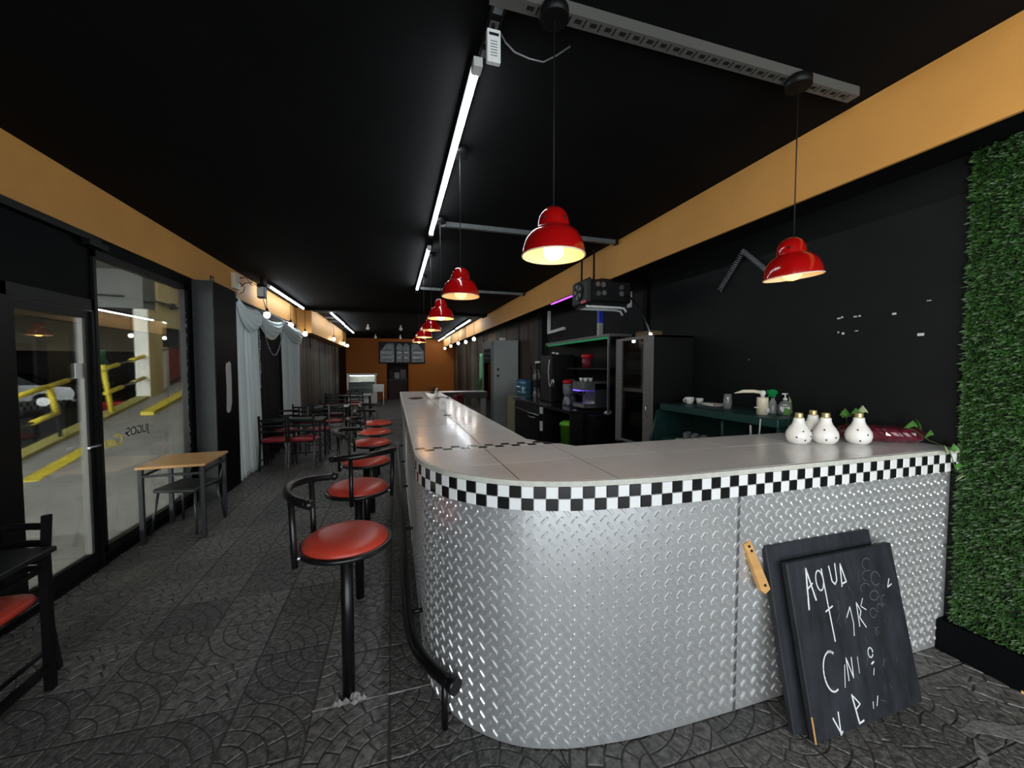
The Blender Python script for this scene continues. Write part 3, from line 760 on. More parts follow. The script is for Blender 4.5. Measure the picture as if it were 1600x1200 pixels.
# ================================================================== CEILING TRACK, TUBES, STRING BULBS
def tube_light(label, x, y0, y1, z=2.9, clip_=True):
    t = thing('tube_light', label, 'light', (x, y0, z), 0, 'white ceiling tube lights')
    L = y1-y0
    MB().box(-.022, .022, 0, L, .012, CEIL-z-.001).build('housing', 'black_satin', t)
    MB().tube([(0, .01, 0), (0, L-.01, 0)], .017, 12).build('tube', 'tube_white', t)
    for yy in (0, L): MB().box(-.02, .02, yy-.05 if yy == 0 else yy-.01, yy+.01 if yy == 0 else yy+.05, -.02, .02).build('end_cap', 'white_plastic', t)
tube_light('long white ceiling tube light nearest the camera', .372, 1.80, 4.06)
tube_light('second white ceiling tube light in the middle line', .395, 4.58, 6.98)
tube_light('white tube light beside the left yellow beam above the curtains', -1.95, 7.35, 9.86, 2.88)
tube_light('white tube light past the step of the left yellow beam', -1.47, 10.4, 13.1, 2.88)
tube_light('farthest white tube light on the left side of the ceiling', -1.49, 13.4, 16.2, 2.88)
tube_light('nearest white tube light of the right-hand row at the far end', 2.07, 10.9, 13.55, 2.88)
tube_light('middle white tube light of the right-hand row at the far end', 2.10, 14.05, 16.55, 2.88)
tube_light('farthest white tube light of the right-hand row', 2.14, 17.1, 19.7, 2.88)
tr = thing('lighting_track', 'dark slotted track carrying the middle tube light', 'track', (.40, 1.2, 2.9))
MB().box(-.03, .03, 0, .58, .022, .049).build('track_body', 'black_satin', tr)
for k in range(7): MB().box(-.018, .018, .06+.075*k, .10+.075*k, .0195, .0225).build('slot', 'galvanised', tr)
dv = thing('power_supply', 'white printed power supply box hanging below the ceiling track', 'power supply', (.395, 1.57, 2.83))
MB().cbox(-.028, .028, -.012, .012, -.065, .062, .003).build('case', 'white_plastic', dv)
MB().box(-.02, .02, -.0128, -.0118, .035, .046).build('print', 'slot_dark', dv)
mb = MB()
for k in range(6): mb.box(-.014, .014, -.0128, -.0118, .012-.011*k, .015-.011*k)
mb.build('print', 'galvanised', dv)
MB().box(-.006, .006, -.004, .004, .06, .12).build('hanger', 'black_satin', dv)
cb = [(.032, 0, .06), (.05, 0, .03), (.09, .0, -.0), (.15, -.01, -.02), (.21, -.01, -.02), (.27, -.01, .02), (.33, -.01, .07)]
MB().tube(cb, .0035, 6).build('cable', 'galvanised', dv)

def strut(label, x0, x1, y, slotted=False):
    t = thing('ceiling_channel', label, 'channel', ((x0+x1)/2, y, CEIL-.001), 0, 'metal channels across the ceiling'); L = (x1-x0)/2
    if slotted:
        MB().box(-L, L, -.028, .028, -.045, 0).build('channel', 'rail_grey', t)
        k = -L+.14
        rnd = random.Random(4)
        while k < L-.03:
            MB().box(k, k+.028, -.012, .006, -.0462, -.0448).build('slot', 'slot_dark', t)
            MB().box(k+.040, k+.046, -.018, .016, -.0462, -.0448).build('slot', 'slot_dark', t); k += .066
    else:
        MB().box(-L, L, -.02, .02, -.042, 0).build('channel', 'galvanised', t)
        MB().box(L-.03, L, -.03, .03, -.05, 0).build('end_bracket', 'black_satin', t)
strut('slotted grey steel channel nearest the camera on the ceiling', .355, 2.24, 1.45, True)
strut('second plain grey channel crossing toward the right beam', .45, 2.37, 3.85)
strut('third plain grey channel crossing toward the right beam', .45, 2.37, 7.05)
strut('grey channel above the step in the left beam', -1.86, -1.38, 10.62)
strut('middle short channel beside the left row of tubes', -1.86, -1.42, 11.9)
strut('far short channel beside the left row of tubes', -1.86, -1.42, 12.8)
strut('short channel by the right-hand row of tubes', 1.95, 2.37, 10.6)

def string_bulb(label, x, y, z, top, on=True, r=.05, group='bare bulbs hung along the beams'):
    t = thing('hanging_bulb', label, 'bulb', (x, y, z), 0, group)
    MB().cyl((0, 0, r+.03), (0, 0, top-z), .005, 6).build('cord', 'cord_black', t)
    MB().lathe([(.016, r*.8), (.024, r+.01), (.02, r+.055), (.006, r+.075)], n=12).build('socket', 'black_satin' if on else 'white_plastic', t)
    MB().ball((0, 0, 0), r, 14, sz=1.1).build('bulb', 'bulb_white' if on else 'bulb_off', t)
order = ['first', 'second', 'third', 'fourth', 'fifth', 'sixth', 'seventh']
for k, (x, y, z) in enumerate(((-2.06, 7.6, 2.44), (-2.06, 9.2, 2.43), (-1.98, 10.15, 2.33), (-1.78, 13.2, 2.42), (-1.78, 15.6, 2.43), (-1.78, 16.9, 2.42))):
    string_bulb(f'{order[k]} lit bare bulb along the left yellow beam, counted from the camera', x, y, z, CEIL)
for k, (x, y, z) in enumerate(((2.30, 11.6, 2.40), (2.30, 13.0, 2.40), (2.30, 14.6, 2.45), (2.30, 16.6, 2.45), (2.30, 18.6, 2.45))):
    string_bulb(f'{order[k]} lit bare bulb along the right yellow beam, counted from the camera', x, y, z, CEIL)
for k, (x, y, z, lab) in enumerate(((-.80, 13.5, 2.82, 'unlit white bulb hung left of the far ceiling row, nearest'), (.22, 13.5, 2.82, 'unlit white bulb hung right of the far ceiling row, nearest'),
                                    (-.72, 17.0, 2.78, 'unlit white bulb hung farther left before the menu board'), (.26, 17.0, 2.78, 'unlit white bulb hung farther right before the menu board'))):
    string_bulb(lab, x, y, z, CEIL, False, .055, 'unlit bulbs before the menu board')

# bits on the left beam
o = MB().box(0, .006, -.05, .05, -.06, .06).build('beam_sign', 'dot_black', None, (XL+.001, 5.86, 2.64)); tag(o, 'small black square sign with white mark on the left yellow beam', 'sign')
MB().box(.006, .0075, -.028, .03, .022, .032).box(.006, .0075, -.028, -.018, -.034, .03).box(.006, .0075, -.028, .03, -.036, -.026).box(.006, .0075, .018, .03, -.03, .0).box(.006, .0075, .0, .03, -.005, .004).build('white_mark', 'patch_white', o)
jb = thing('junction_box', 'cream electrical box with loose wires on the left yellow beam', 'electrical box', (XL, 6.55, 2.78))
MB().cbox(.0, .06, -.09, .09, -.11, .11, .006).build('box', 'cream_plastic', jb)
MB().tube([(.06, .05, .06), (.10, .2, .10), (.09, .45, .04), (.05, .7, .08)], .006, 6).tube([(.05, -.03, -.1), (.06, -.06, -.2), (.04, -.12, -.26)], .004, 6).tube([(.06, .03, 0), (.11, .1, -.06), (.07, .16, -.12), (.05, .08, -.16)], .005, 6).build('wire', 'cord_black', jb)
ps = thing('light_driver', 'black and white light driver hung at the start of the left tube light', 'power supply', (-1.99, 7.1, 2.74))
MB().cbox(-.05, .05, -.06, .06, -.10, .12, .005).build('case', 'black_satin', ps)
MB().box(.0505, .052, -.045, .045, -.085, .075).box(-.045, .045, -.062, -.0605, -.08, .07).build('label_plate', 'white_plastic', ps)
MB().tube([(0, -.06, .05), (-.06, -.25, .1), (-.1, -.4, .05), (-.12, -.5, -.02)], .006, 6).tube([(0, .06, -.1), (.01, .2, -.28), (-.02, .42, -.30), (-.05, .5, -.2)], .005, 6).build('wire', 'cord_black', ps)
MB().box(-.02, .02, -.02, .02, .12, .21).build('bracket', 'black_satin', ps)

# ================================================================== TABLES AND CHAIRS
def make_chair(label, seatm='red_vinyl_dark', frame='black_metal'):
    t = thing('dining_chair', label, 'chair', group='black metal chairs with ladder backs')
    MB().cbox(-.20, .20, -.20, .20, .425, .44, .003).build('seat_frame', frame, t)
    # padded seat with rounded edge
    mb = MB(); n = 24
    def se(r, z):
        o = []
        for k in range(n):
            a = 2*pi*k/n; ca, sa = cos(a), sin(a); e_ = .42
            o.append((r*abs(ca)**e_*(1 if ca >= 0 else -1), r*abs(sa)**e_*(1 if sa >= 0 else -1)-.01, z))
        return o
    rings = [se(.19, .44), se(.198, .455), se(.19, .474), se(.14, .484), se(.05, .487)]
    vs = [p for r in rings for p in r]
    mb.add(vs, [(i*n+k, i*n+(k+1) % n, (i+1)*n+(k+1) % n, (i+1)*n+k) for i in range(4) for k in range(n)]+[tuple(range(4*n, 5*n))], 0, True)
    mb.build('seat_pad', seatm, t)
    for s in (-1, 1):
        MB().bar((s*.185, -.18, 0), (s*.185, -.18, .43), .024).build('leg', frame, t)
        MB().bar((s*.185, .25, 0), (s*.185, .185, .43), .024, .03).build('leg', frame, t)
        MB().bar((s*.185, .185, .43), (s*.185, .225, .865), .026, .034).build('back_post', frame, t)
    for z in (.60, .69, .78):
        mb = MB(); m = 8
        for k in range(m):
            u0, u1 = -1+2*k/m, -1+2*(k+1)/m
            f = lambda u: .20+(z-.43)*.09+.035*(1-u*u)
            x0, x1 = u0*.18, u1*.18
            mb.add([(x0, f(u0), z), (x1, f(u1), z), (x1, f(u1), z+.035), (x0, f(u0), z+.035), (x0, f(u0)+.008, z), (x1, f(u1)+.008, z), (x1, f(u1)+.008, z+.035), (x0, f(u0)+.008, z+.035)],
                   [(0, 1, 2, 3), (5, 4, 7, 6), (3, 2, 6, 7), (1, 0, 4, 5)], 0, True)
        mb.build('back_slat', frame, t)
    mb = MB().bar((-.185, -.18, .18), (.185, -.18, .18), .016)
    mb.build('stretcher', frame, t)
    for s in (-1, 1): MB().bar((s*.185, -.18, .15), (s*.185, .235, .15), .016).build('stretcher', frame, t)
    return t
def table(label, x0, x1, y0, y1, z, topm, legm, th=.022, inset=.03, low=False, rot=0):
    cx, cy = (x0+x1)/2, (y0+y1)/2; a, b = (x1-x0)/2, (y1-y0)/2
    t = thing('dining_table', label, 'table', (cx, cy, 0), rot, 'small square tables')
    MB().cbox(-a, a, -b, b, z-th, z, .004).build('tabletop', topm, t)
    for sx in (-1, 1):
        for sy in (-1, 1): MB().bar((sx*(a-inset), sy*(b-inset), 0), (sx*(a-inset), sy*(b-inset), z-th), .032).build('leg', legm, t)
    zz = z-th-.065
    for s in (-1, 1):
        MB().bar((-a+inset, s*(b-inset), zz), (a-inset, s*(b-inset), zz), .02).build('apron_bar', legm, t)
        MB().bar((s*(a-inset), -b+inset, zz), (s*(a-inset), b-inset, zz), .02).build('apron_bar', legm, t)
    if low:
        for s in (-1, 1): MB().bar((s*(a-inset), -b+inset, .115), (s*(a-inset), b-inset, .115), .03).build('stretcher', legm, t)
    return t
table('black table at the left picture edge beside the glass door', -2.15, -1.575, 1.78, 2.415, .69, 'table_black', 'black_satin', .026, .03, True)
ch = make_chair('black chair with red seat tucked under the nearest black table', 'red_vinyl')
ch.location = (-1.85, 2.30, 0); ch.scale = (.95, .95, .94)
wt = table('light wood topped table by the shop window', -2.165, -1.655, 4.13, 4.70, .685, 'table_wood', 'grey_metal_leg', .024, .03, False, R(2))
lc = thing('low_chair', 'backless black padded chair pushed under the wooden table', 'chair', (-1.93, 4.5, 0), R(-12))
MB().cbox(-.19, .19, -.19, .19, .385, .425, .014).build('seat_pad', 'black_vinyl', lc)
for sx in (-1, 1):
    for sy in (-1, 1): MB().cyl((sx*.16, sy*.15, .39), (sx*.2, sy*.2, 0), .011, 8).build('leg', 'grey_metal_leg', lc)
    MB().cyl((sx*.17, .17, .36), (sx*.19, .24, .60), .011, 8).build('back_stub', 'grey_metal_leg', lc)
table('black table in front of the white curtains', -2.02, -1.15, 6.98, 7.52, .69, 'table_black', 'black_satin')
table('black table behind the curtain table, farther down the aisle', -1.68, -.98, 9.15, 9.75, .69, 'table_black', 'black_satin')
table('farthest black table before the glass display case', -1.98, -.72, 12.75, 13.4, .69, 'table_black', 'black_satin')
for x, y, a, lab in ((-1.76, 6.82, 180, 'red-seated black chair against the white curtain, back toward us'), (-1.36, 6.80, 177, 'red-seated black chair at the curtain table, nearest the aisle'),
                     (-1.85, 7.72, 0, 'red-seated black chair across the curtain table on the wall side'), (-1.34, 7.75, 4, 'red-seated black chair across the curtain table on the aisle side'),
                     (-1.75, 8.82, 180, 'black chair with its back to us at the second table, wall side'), (-1.22, 8.88, 186, 'black chair with its back to us at the second table, aisle side'),
                     (-1.32, 9.95, 0, 'black chair on the far side of the second table'),
                     (-1.75, 12.55, 180, 'black chair at the farthest table, wall side'), (-1.05, 12.5, 175, 'black chair at the farthest table, aisle side'), (-1.3, 13.6, 0, 'black chair beyond the farthest table')):
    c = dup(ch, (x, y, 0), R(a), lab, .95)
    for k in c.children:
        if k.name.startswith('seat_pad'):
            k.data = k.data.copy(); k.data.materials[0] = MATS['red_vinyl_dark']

# ================================================================== CURTAINS
def cloth(name, label, y0, y1, z0, z1, x, folds, amp, m, flare=0, seed=1):
    rnd = random.Random(seed); mb = MB(); nu, nv = int(folds*9), 26; V = []
    ph = [rnd.uniform(-.5, .5) for _ in range(int(folds)+3)]
    for j in range(nv+1):
        v = j/nv; z = z1+(z0-z1)*v
        for i in range(nu+1):
            u = i/nu; f = u*folds; p_ = ph[int(f)]*(1-(f % 1))+ph[int(f)+1]*(f % 1)
            aa = amp*(.55+.6*v)*(1+.4*sin(f*2.1))
            V.append((x+aa*sin(2*pi*f+p_*1.6+.5*sin(v*3+f))+.02*v*v, y0+(y1-y0)*u+flare*v*v*(u-.25)+.012*sin(f*5+v*4), z))
    w_ = nu+1
    mb.add(V, [(j*w_+i, j*w_+i+1, (j+1)*w_+i+1, (j+1)*w_+i) for j in range(nv) for i in range(nu)], 0, True)
    o = mb.build(name, m); sd = o.modifiers.new('thickness', 'SOLIDIFY'); sd.thickness = .004
    return tag(o, label, 'curtain', 'curtains on the left wall')
cloth('curtain', 'white pleated curtain nearest the camera on the left wall', 6.10, 6.98, .01, 2.42, -2.04, 7, .022, 'curtain_white', .12, 1)
cloth('curtain', 'black pleated curtain hanging between the two white ones', 6.95, 8.5, .02, 2.40, -2.10, 12, .02, 'curtain_black', 0, 2)
cloth('curtain', 'white pleated curtain farther from the camera on the left wall', 8.38, 9.86, .02, 2.40, -2.05, 8, .02, 'curtain_white', .0, 3)
def swag(label, y0, y1, ztop0, ztop1, drop, x, seed, tail=0):
    mb = MB(); nu, nv = 26, 22; V = []
    for j in range(nv+1):
        v = j/nv
        for i in range(nu+1):
            u = i/nu; s_ = 4*u*(1-u)
            ztop = ztop0+(ztop1-ztop0)*u-.08*s_
            z = ztop-(drop*s_+(tail*u*u+.09))*v
            bulge = .09*sin(pi*min(1, v*1.05))*(.35+.65*s_)+.016*sin(v*30+2*s_+seed)*(.4+.6*s_)
            V.append((x+bulge, y0+(y1-y0)*u, z))
    w_ = nu+1
    mb.add(V, [(j*w_+i, j*w_+i+1, (j+1)*w_+i+1, (j+1)*w_+i) for j in range(nv) for i in range(nu)], 0, True)
    o = mb.build('curtain_swag', 'curtain_white'); sd = o.modifiers.new('thickness', 'SOLIDIFY'); sd.thickness = .006
    return tag(o, label, 'swag', 'white swags over the curtains')
swag('white draped swag at the top of the nearest curtain', 6.08, 7.02, 2.50, 2.36, .20, -2.01, 1)
swag('white swag looping across the black curtain', 6.98, 8.46, 2.46, 2.42, .24, -2.06, 2)
swag('white swag with hanging tail over the farther curtain', 8.36, 9.9, 2.46, 2.40, .10, -2.03, 3, .22)
rd = thing('curtain_rod', 'dark rod carrying the curtains below the left beam', 'rod', (-2.08, 5.98, 2.48))
MB().cyl((0, .06, 0), (0, 3.95, 0), .012, 8).build('rod', 'black_satin', rd)
MB().cyl((-.1, .12, 0), (0, .12, 0), .01, 8).cyl((-.1, 3.8, 0), (0, 3.8, 0), .01, 8).build('bracket', 'black_satin', rd)
gl = thing('bead_garland', 'thin silver garland looping over the black curtain', 'garland', (-2.02, 6.98, 2.38))
mb = MB().tube([(0, .05+.02*sin(k), -.06*k) for k in range(20)], .007, 6)
mb.tube([(.02, .12+.09*k, -.12-.50*sin(pi*k/14)) for k in range(15)], .006, 6)
mb.build('string', 'garland', gl)
mb = MB()
for k in range(1, 20, 2): mb.ball((0, .05+.02*sin(k), -.06*k), .014, 6)
for k in range(0, 15, 2): mb.ball((.02, .12+.09*k, -.12-.50*sin(pi*k/14)), .013, 6)
o = mb.build('beads', 'garland', gl); o['kind'] = 'stuff'

# ================================================================== GRASS PANEL
gp = thing('grass_panel', 'artificial green grass panel fixed to the right wall above the plinth', 'grass panel', (XR, 0, 0))
MB().box(-.02, -.001, -1.5, 1.27, .172, 2.665).build('backing', 'grass_backing', gp)
rnd = random.Random(11); V = []; F = []
def blade(y, z):
    L = rnd.uniform(.018, .042); w_ = rnd.uniform(.0025, .006); a = rnd.uniform(0, 2*pi); tip = rnd.uniform(.4, 1.1)
    d_ = Vector((-sin(tip)*L*.9-.004, cos(a)*cos(tip)*L+rnd.uniform(-.01, .01), sin(a)*cos(tip)*L*.8-.006))
    s_ = Vector((rnd.uniform(-.3, .3), -sin(a), cos(a))).normalized()*w_; b = Vector((-.018-rnd.uniform(0, .012), y, z)); o = len(V); m_ = b+d_*.55+Vector((-.004, 0, 0))
    V.extend([tuple(b-s_*.5), tuple(b+s_*.5), tuple(m_+s_), tuple(m_-s_), tuple(b+d_)]); F.extend([(o, o+1, o+2, o+3), (o+3, o+2, o+4)])
for _ in range(30000): blade(rnd.uniform(.55, 1.275), rnd.uniform(.165, 2.67))
for _ in range(9000): blade(rnd.uniform(-.4, .55), rnd.uniform(.165, 2.67))
for _ in range(1500): blade(1.27+abs(rnd.gauss(0, .008)), rnd.uniform(.16, 2.67))
me = bpy.data.meshes.new('grass_blades'); me.from_pydata(V, [], F); me.materials.append(MATS['grass_a'])
o = link_mesh('grass_blades', me, gp); o['kind'] = 'stuff'

# ================================================================== ON THE BAR
def vase(label, x, y, spots_, rot=0):
    t = thing('bulb_vase', label, 'vase', (x, y, ZT), rot, 'bulb-shaped ceramic vases on the bar')
    MB().lathe([(.028, .0), (.045, .006), (.058, .022), (.063, .045), (.060, .068), (.048, .092), (.034, .112), (.028, .128), (.026, .142), (.0255, .150)], n=32).build('body', 'ceramic_white', t)
    MB().lathe([(.0185, .149), (.0205, .153), (.019, .158), (.0205, .163), (.019, .168), (.0205, .174), (.017, .178), (.013, .178), (.012, .16)], n=20).build('collar', 'gold', t)
    prof = [(0.0, .028), (.006, .045), (.022, .058), (.045, .063), (.068, .060), (.092, .048), (.112, .034)]
    for a, z in spots_:
        for (z0, r0), (z1, r1) in zip(prof, prof[1:]):
            if z0 <= z <= z1: r = r0+(r1-r0)*(z-z0)/(z1-z0)
        MB().ball((r*cos(R(a)), r*sin(R(a)), z), .0045, 8).build('dot', 'dot_black', t)
vase('white ceramic bulb vase at the left end of the group on the bar', 2.20, 1.645, ((-150, .045), (-120, .078), (-112, .03), (-80, .05)))
vase('white ceramic bulb vase half hidden behind the middle one', 2.415, 1.72, ((-150, .06), (-110, .08)))
vase('white ceramic bulb vase in the middle of the group', 2.345, 1.60, ((-150, .085), (-140, .03), (-98, .045)))
vase('white ceramic bulb vase at the right beside the wrapped packet', 2.525, 1.545, ((-152, .085), (-108, .06), (-140, .025)))
# wrapped packet
pk = thing('wrapped_packet', 'long dark red packet in clear crinkled wrap at the bar end', 'packet', (2.72, 1.56, ZT), R(-32))
mb = MB(); nu, nv = 22, 16; V2 = []
rnd = random.Random(3)
for i in range(nu+1):
    u = i/nu; r = .055*(1-(2*u-1)**6)**.5+.004
    for k in range(nv):
        a = 2*pi*k/nv; q = 1+rnd.uniform(-.10, .10)
        V2.append((-.21+.42*u, 1.25*r*cos(a)*q, max(0.0, .047+r*.85*sin(a)*q)))
mb.add(V2, [(i*nv+k, i*nv+(k+1) % nv, (i+1)*nv+(k+1) % nv, (i+1)*nv+k) for i in range(nu) for k in range(nv)]+[tuple(range(nv)), tuple(range(nu*nv, nu*nv+nv))], 0, False)
mb.build('wrapping', 'packet_red', pk)
# ivy
def leaf_mesh(m):
    mb = MB(); pts = [(0, 0), (.018, .016), (.034, .012), (.026, .03), (.012, .05), (0, .066), (-.012, .05), (-.026, .03), (-.034, .012), (-.018, .016)]
    vs = [(x, y, -.35*abs(x)-(y-.03)**2*3) for x, y in pts]+[(0, .03, .004)]
    mb.add(vs, [(i, (i+1) % 10, 10) for i in range(10)], 0, True); return mb.mesh('leaf', m)
lf = [leaf_mesh('leaf_green'), leaf_mesh('leaf_pale')]
def ivy(label, loc, stem, leaves):
    t = thing('ivy_sprig', label, 'ivy', loc, 0, 'ivy trailing round the bar')
    MB().tube(stem, .0022, 6).build('stem', 'stem_green', t)
    for p, rot, s_, k in leaves: link_mesh('leaf', lf[k], t, p, tuple(R(a) for a in rot), (s_,)*3)
ivy('ivy sprig trailing over the right end of the bar edge', (2.78, 1.40, ZT), [(-.06, .04, .10), (-.0, .03, .085), (.04, -.02, .03), (.03, -.095, .012), (.0, -.125, -.02), (.01, -.14, -.09), (.06, -.15, -.13)],
    [((-.05, .03, .10), (50, 10, 150), 1.0, 0), ((.02, .0, .08), (70, 0, 40), 1.2, 0), ((.0, -.02, .05), (60, 20, 170), 1.0, 0), ((.01, -.13, -.01), (95, 0, 160), .75, 0), ((-.05, -.13, -.02), (100, 10, 200), .85, 1), ((.05, -.15, -.11), (-65, 15, 20), .95, 1), ((.03, -.145, -.06), (-60, 0, -30), .7, 0)])
ivy('ivy sprig rising behind the wrapped packet', (2.72, 1.72, ZT), [(0, 0, 0), (-.02, .0, .07), (-.05, -.02, .13), (.03, -.05, .15)],
    [((-.04, -.01, .12), (60, 0, 20), .8, 0), ((-.05, -.02, .13), (70, 0, 100), .9, 0), ((.01, -.04, .14), (60, 0, -40), .8, 0), ((.03, -.05, .15), (80, 0, -80), .8, 1)])
ivy('ivy leaf standing behind the left bulb vase', (2.40, 1.86, ZT), [(0, 0, 0), (.0, .0, .10), (.01, -.01, .2)],
    [((.01, -.01, .19), (80, 20, 40), 1.1, 1), ((.0, .0, .13), (70, -30, -60), .9, 0)])
# small things further along
cs = thing('card_stand', 'small white upright card box on the bar top', 'card', (.475, 4.03, ZT))
MB().cbox(-.035, .035, -.012, .012, 0, .125, .003).build('card', 'white_plastic', cs)
MB().cyl((0, -.013, .07), (0, -.012, .07), .022, 18).build('emblem', 'ceramic_grey', cs)
k_ = thing('key_ring', 'small dark keys lying on the bar before the white card', 'keys', (.42, 3.5, ZT))
MB().bar((0, 0, .004), (.05, .05, .004), .012, .004).bar((.02, .05, .004), (.06, -.01, .008), .012, .004).build('key', 'cord_black', k_)
MB().tube([(.02+.015*cos(a), .03+.015*sin(a), .004) for a in [2*pi*q/12 for q in range(12)]], .002, 5, closed=True).build('ring', 'steel', k_)
bw = thing('serving_dish', 'white pointed serving dish with dark utensils on the far bar top', 'dish', (.50, 5.5, ZT)); bw.scale = (.62, .62, .72)
mb = MB(); n = 20; ringz = [(.05, 0, 1), (.09, .04, 1.1), (.125, .10, 1.3)]
VV = []
for r, z, sx in ringz+[(.115, .10, 1.3), (.08, .045, 1.1), (.03, .02, 1)]:
    for k in range(n): a = 2*pi*k/n; VV.append((r*sx*cos(a), r*sin(a), z+(.03*abs(cos(a))**3 if z > .09 else 0)))
mb.add(VV, [(i*n+k, i*n+(k+1) % n, (i+1)*n+(k+1) % n, (i+1)*n+k) for i in range(5) for k in range(n)]+[tuple(range(n))[::-1], tuple(range(5*n, 6*n))], 0, True)
mb.build('dish', 'ceramic_white', bw)
mb = MB()
for k in range(7): mb.tube([(.02*cos(k), .02*sin(k*2), .03), (.05*cos(k*1.3), .04*sin(k), .19+.02*(k % 3))], .008, 6)
mb.build('utensil', 'black_satin', bw)
MB().tube([(.05, 0, .05), (.09, 0, .18), (.12, 0, .20)], .012, 8).build('spoon', 'white_plastic', bw)
for lab, x in (('flat dark plate left of the white serving dish', .30), ('flat dark plate right of the white serving dish', .68)):
    t = thing('dark_plate', lab, 'plate', (x-.02, 5.55, ZT))
    MB().lathe([(.05, 0), (.07, .004), (.105, .014), (.105, .017), (.065, .008)], n=24).build('plate', 'foil_black', t)

# ================================================================== BACK OF THE BAR
# teal work shelf
ts = thing('teal_shelf', 'dark teal work shelf along the black wall behind the bar', 'shelf', (2.46, 1.9, 0))
MB().cbox(0, .45, .08, 1.30, 1.14, 1.20, .005).build('top', 'teal_paint', ts)
MB().cbox(.02, .43, .10, 1.33, .84, .88, .004).build('lower_shelf', 'teal_paint', ts)
MB().prism_ax([(-.06, .0), (.43, .0), (.43, 1.14), (.02, 1.14), (-.06, .86)], 1.34, 1.37, 'y').build('end_panel', 'teal_paint', ts)
MB().box(.0, .44, .06, .09, 0, 1.14).build('end_panel', 'teal_paint', ts)
MB().box(.43, .45, .09, 1.34, 0, 1.14).build('back_panel', 'teal_paint', ts)
MB().cyl((.06, .60, .885), (.06, .60, 1.14), .012, 8).build('divider', 'teal_paint', ts)
MB().tube([(-.012, .28, 1.135), (-.016, .27, 1.04), (-.012, .275, .95)], .007, 6).tube([(-.012, .20, 1.19), (-.02, .20, 1.08), (-.015, .235, .97)], .005, 6).build('hanging_hook', 'ceramic_grey', ts)
def cup(label, x, y, z, s=1., rot=0):
    t = thing('coffee_cup', label, 'cup', (x, y, z), rot, 'white cups behind the bar')
    MB().lathe([(.022*s, 0), (.028*s, .008*s), (.036*s, .03*s), (.038*s, .055*s), (.035*s, .055*s), (.03*s, .02*s), (.005, .012*s)], n=20).build('bowl', 'ceramic_white', t)
    MB().tube([(.035*s+.018*s*sin(a), 0, .03*s+.016*s*cos(a)) for a in [pi*q/8 for q in range(9)]], .0035*s, 6).build('handle', 'ceramic_white', t)
ZS = 1.2
cup('white cup with handle on the left end of the teal shelf', 2.72, 3.10, ZS, 1.15, R(170))
cup('white cup standing behind the handled one on the teal shelf', 2.82, 3.08, ZS, .95, R(20))
cup('small white cup on the lower teal shelf', 2.54, 2.62, .88, .95, R(40))
t = thing('saucer', 'white plate with dark cloth lying on the teal shelf', 'plate', (2.76, 2.83, ZS))
MB().lathe([(.05, 0), (.07, .004), (.11, .014), (.11, .018), (.065, .008)], n=28).build('plate', 'ceramic_white', t)
MB().lathe([(.035, .009), (.09, .026), (.09, .030), (.03, .014)], (.0, .015, 0), 24).build('upper_plate', 'ceramic_white', t)
MB().tube([(-.06, -.05, .022), (-.01, -.06, .026), (.05, -.03, .022)], .007, 6).build('cloth', 'maroon', t)
t = thing('drinking_glass', 'tall clear glass standing beside the plate on the teal shelf', 'glass', (2.70, 2.63, ZS), 0)
MB().lathe([(.026, 0), (.03, .005), (.034, .05), (.030, .10), (.030, .125), (.028, .125), (.031, .05), (.026, .012), (.003, .01)], n=20).build('glass', 'glassware', t)
dp = thing('lever_dispenser', 'cream lever juicer dispenser with long curved handle on the teal shelf', 'dispenser', (2.62, 2.235, ZS))
MB().lathe([(.038, 0), (.038, .12), (.036, .128)], n=26).build('body', 'cream_plastic', dp)
MB().lathe([(.014, .128), (.014, .145), (.02, .15), (.02, .172), (.008, .18)], n=16).build('neck', 'white_plastic', dp)
MB().tube([(0, .0, .163), (-.05, .03, .172), (-.11, .07, .170), (-.16, .10, .155)], [.012, .013, .013, .003], 10).build('lever', 'cream_plastic', dp)
MB().cyl((0, -.037, .035), (0, -.044, .035), .018, 14).build('dial', 'ceramic_grey', dp)
MB().tube([(-.036, -.01, .052), (-.075, .0, .055)], .004, 6).build('spout', 'white_plastic', dp)
sp = thing('spray_bottle', 'grey spray bottle with green trigger head on the teal shelf', 'spray bottle', (2.75, 2.26, ZS))
MB().lathe([(.032, 0), (.034, .01), (.033, .055), (.022, .09), (.013, .108), (.013, .12)], n=20).build('bottle', 'grey_clear', sp)
MB().prism_ax([(-.05, .178), (-.045, .150), (-.028, .150), (-.022, .128), (.014, .124), (.016, .145), (.034, .152), (.028, .172), (-.01, .184)], -.012, .012, 'y').build('trigger_head', 'green_plastic', sp)
MB().tube([(-.03, 0, .152), (-.04, 0, .135), (-.05, 0, .125)], .005, 6).build('trigger', 'green_plastic', sp)
sb = thing('soap_dispenser', 'clear round soap bottle with pump on the teal shelf', 'soap bottle', (2.76, 2.17, ZS))
MB().lathe([(.03, 0), (.042, .008), (.045, .04), (.043, .07), (.028, .095), (.012, .105), (.012, .112)], n=24).build('bottle', 'grey_clear', sb)
MB().cyl((-.034, -.026, .05), (-.0365, -.028, .05), .030, 20).build('label_disc', 'ceramic_grey', sb)
MB().bar((-.0505, -.0105, .066), (-.0235, -.0465, .066), .003, .007).build('print', 'dot_black', sb)
MB().lathe([(.014, .11), (.014, .122), (.005, .125), (.005, .152)], n=12).cyl((-.028, 0, .155), (.022, 0, .155), .005, 8).build('pump', 'white_plastic', sb)
tr_ = thing('glassware_tray', 'clear plastic tray of stacked glasses on the lower teal shelf', 'tray', (2.58, 2.86, .88))
MB().box(-.07, .10, -.17, .17, 0, .008).build('tray', 'ceramic_grey', tr_)
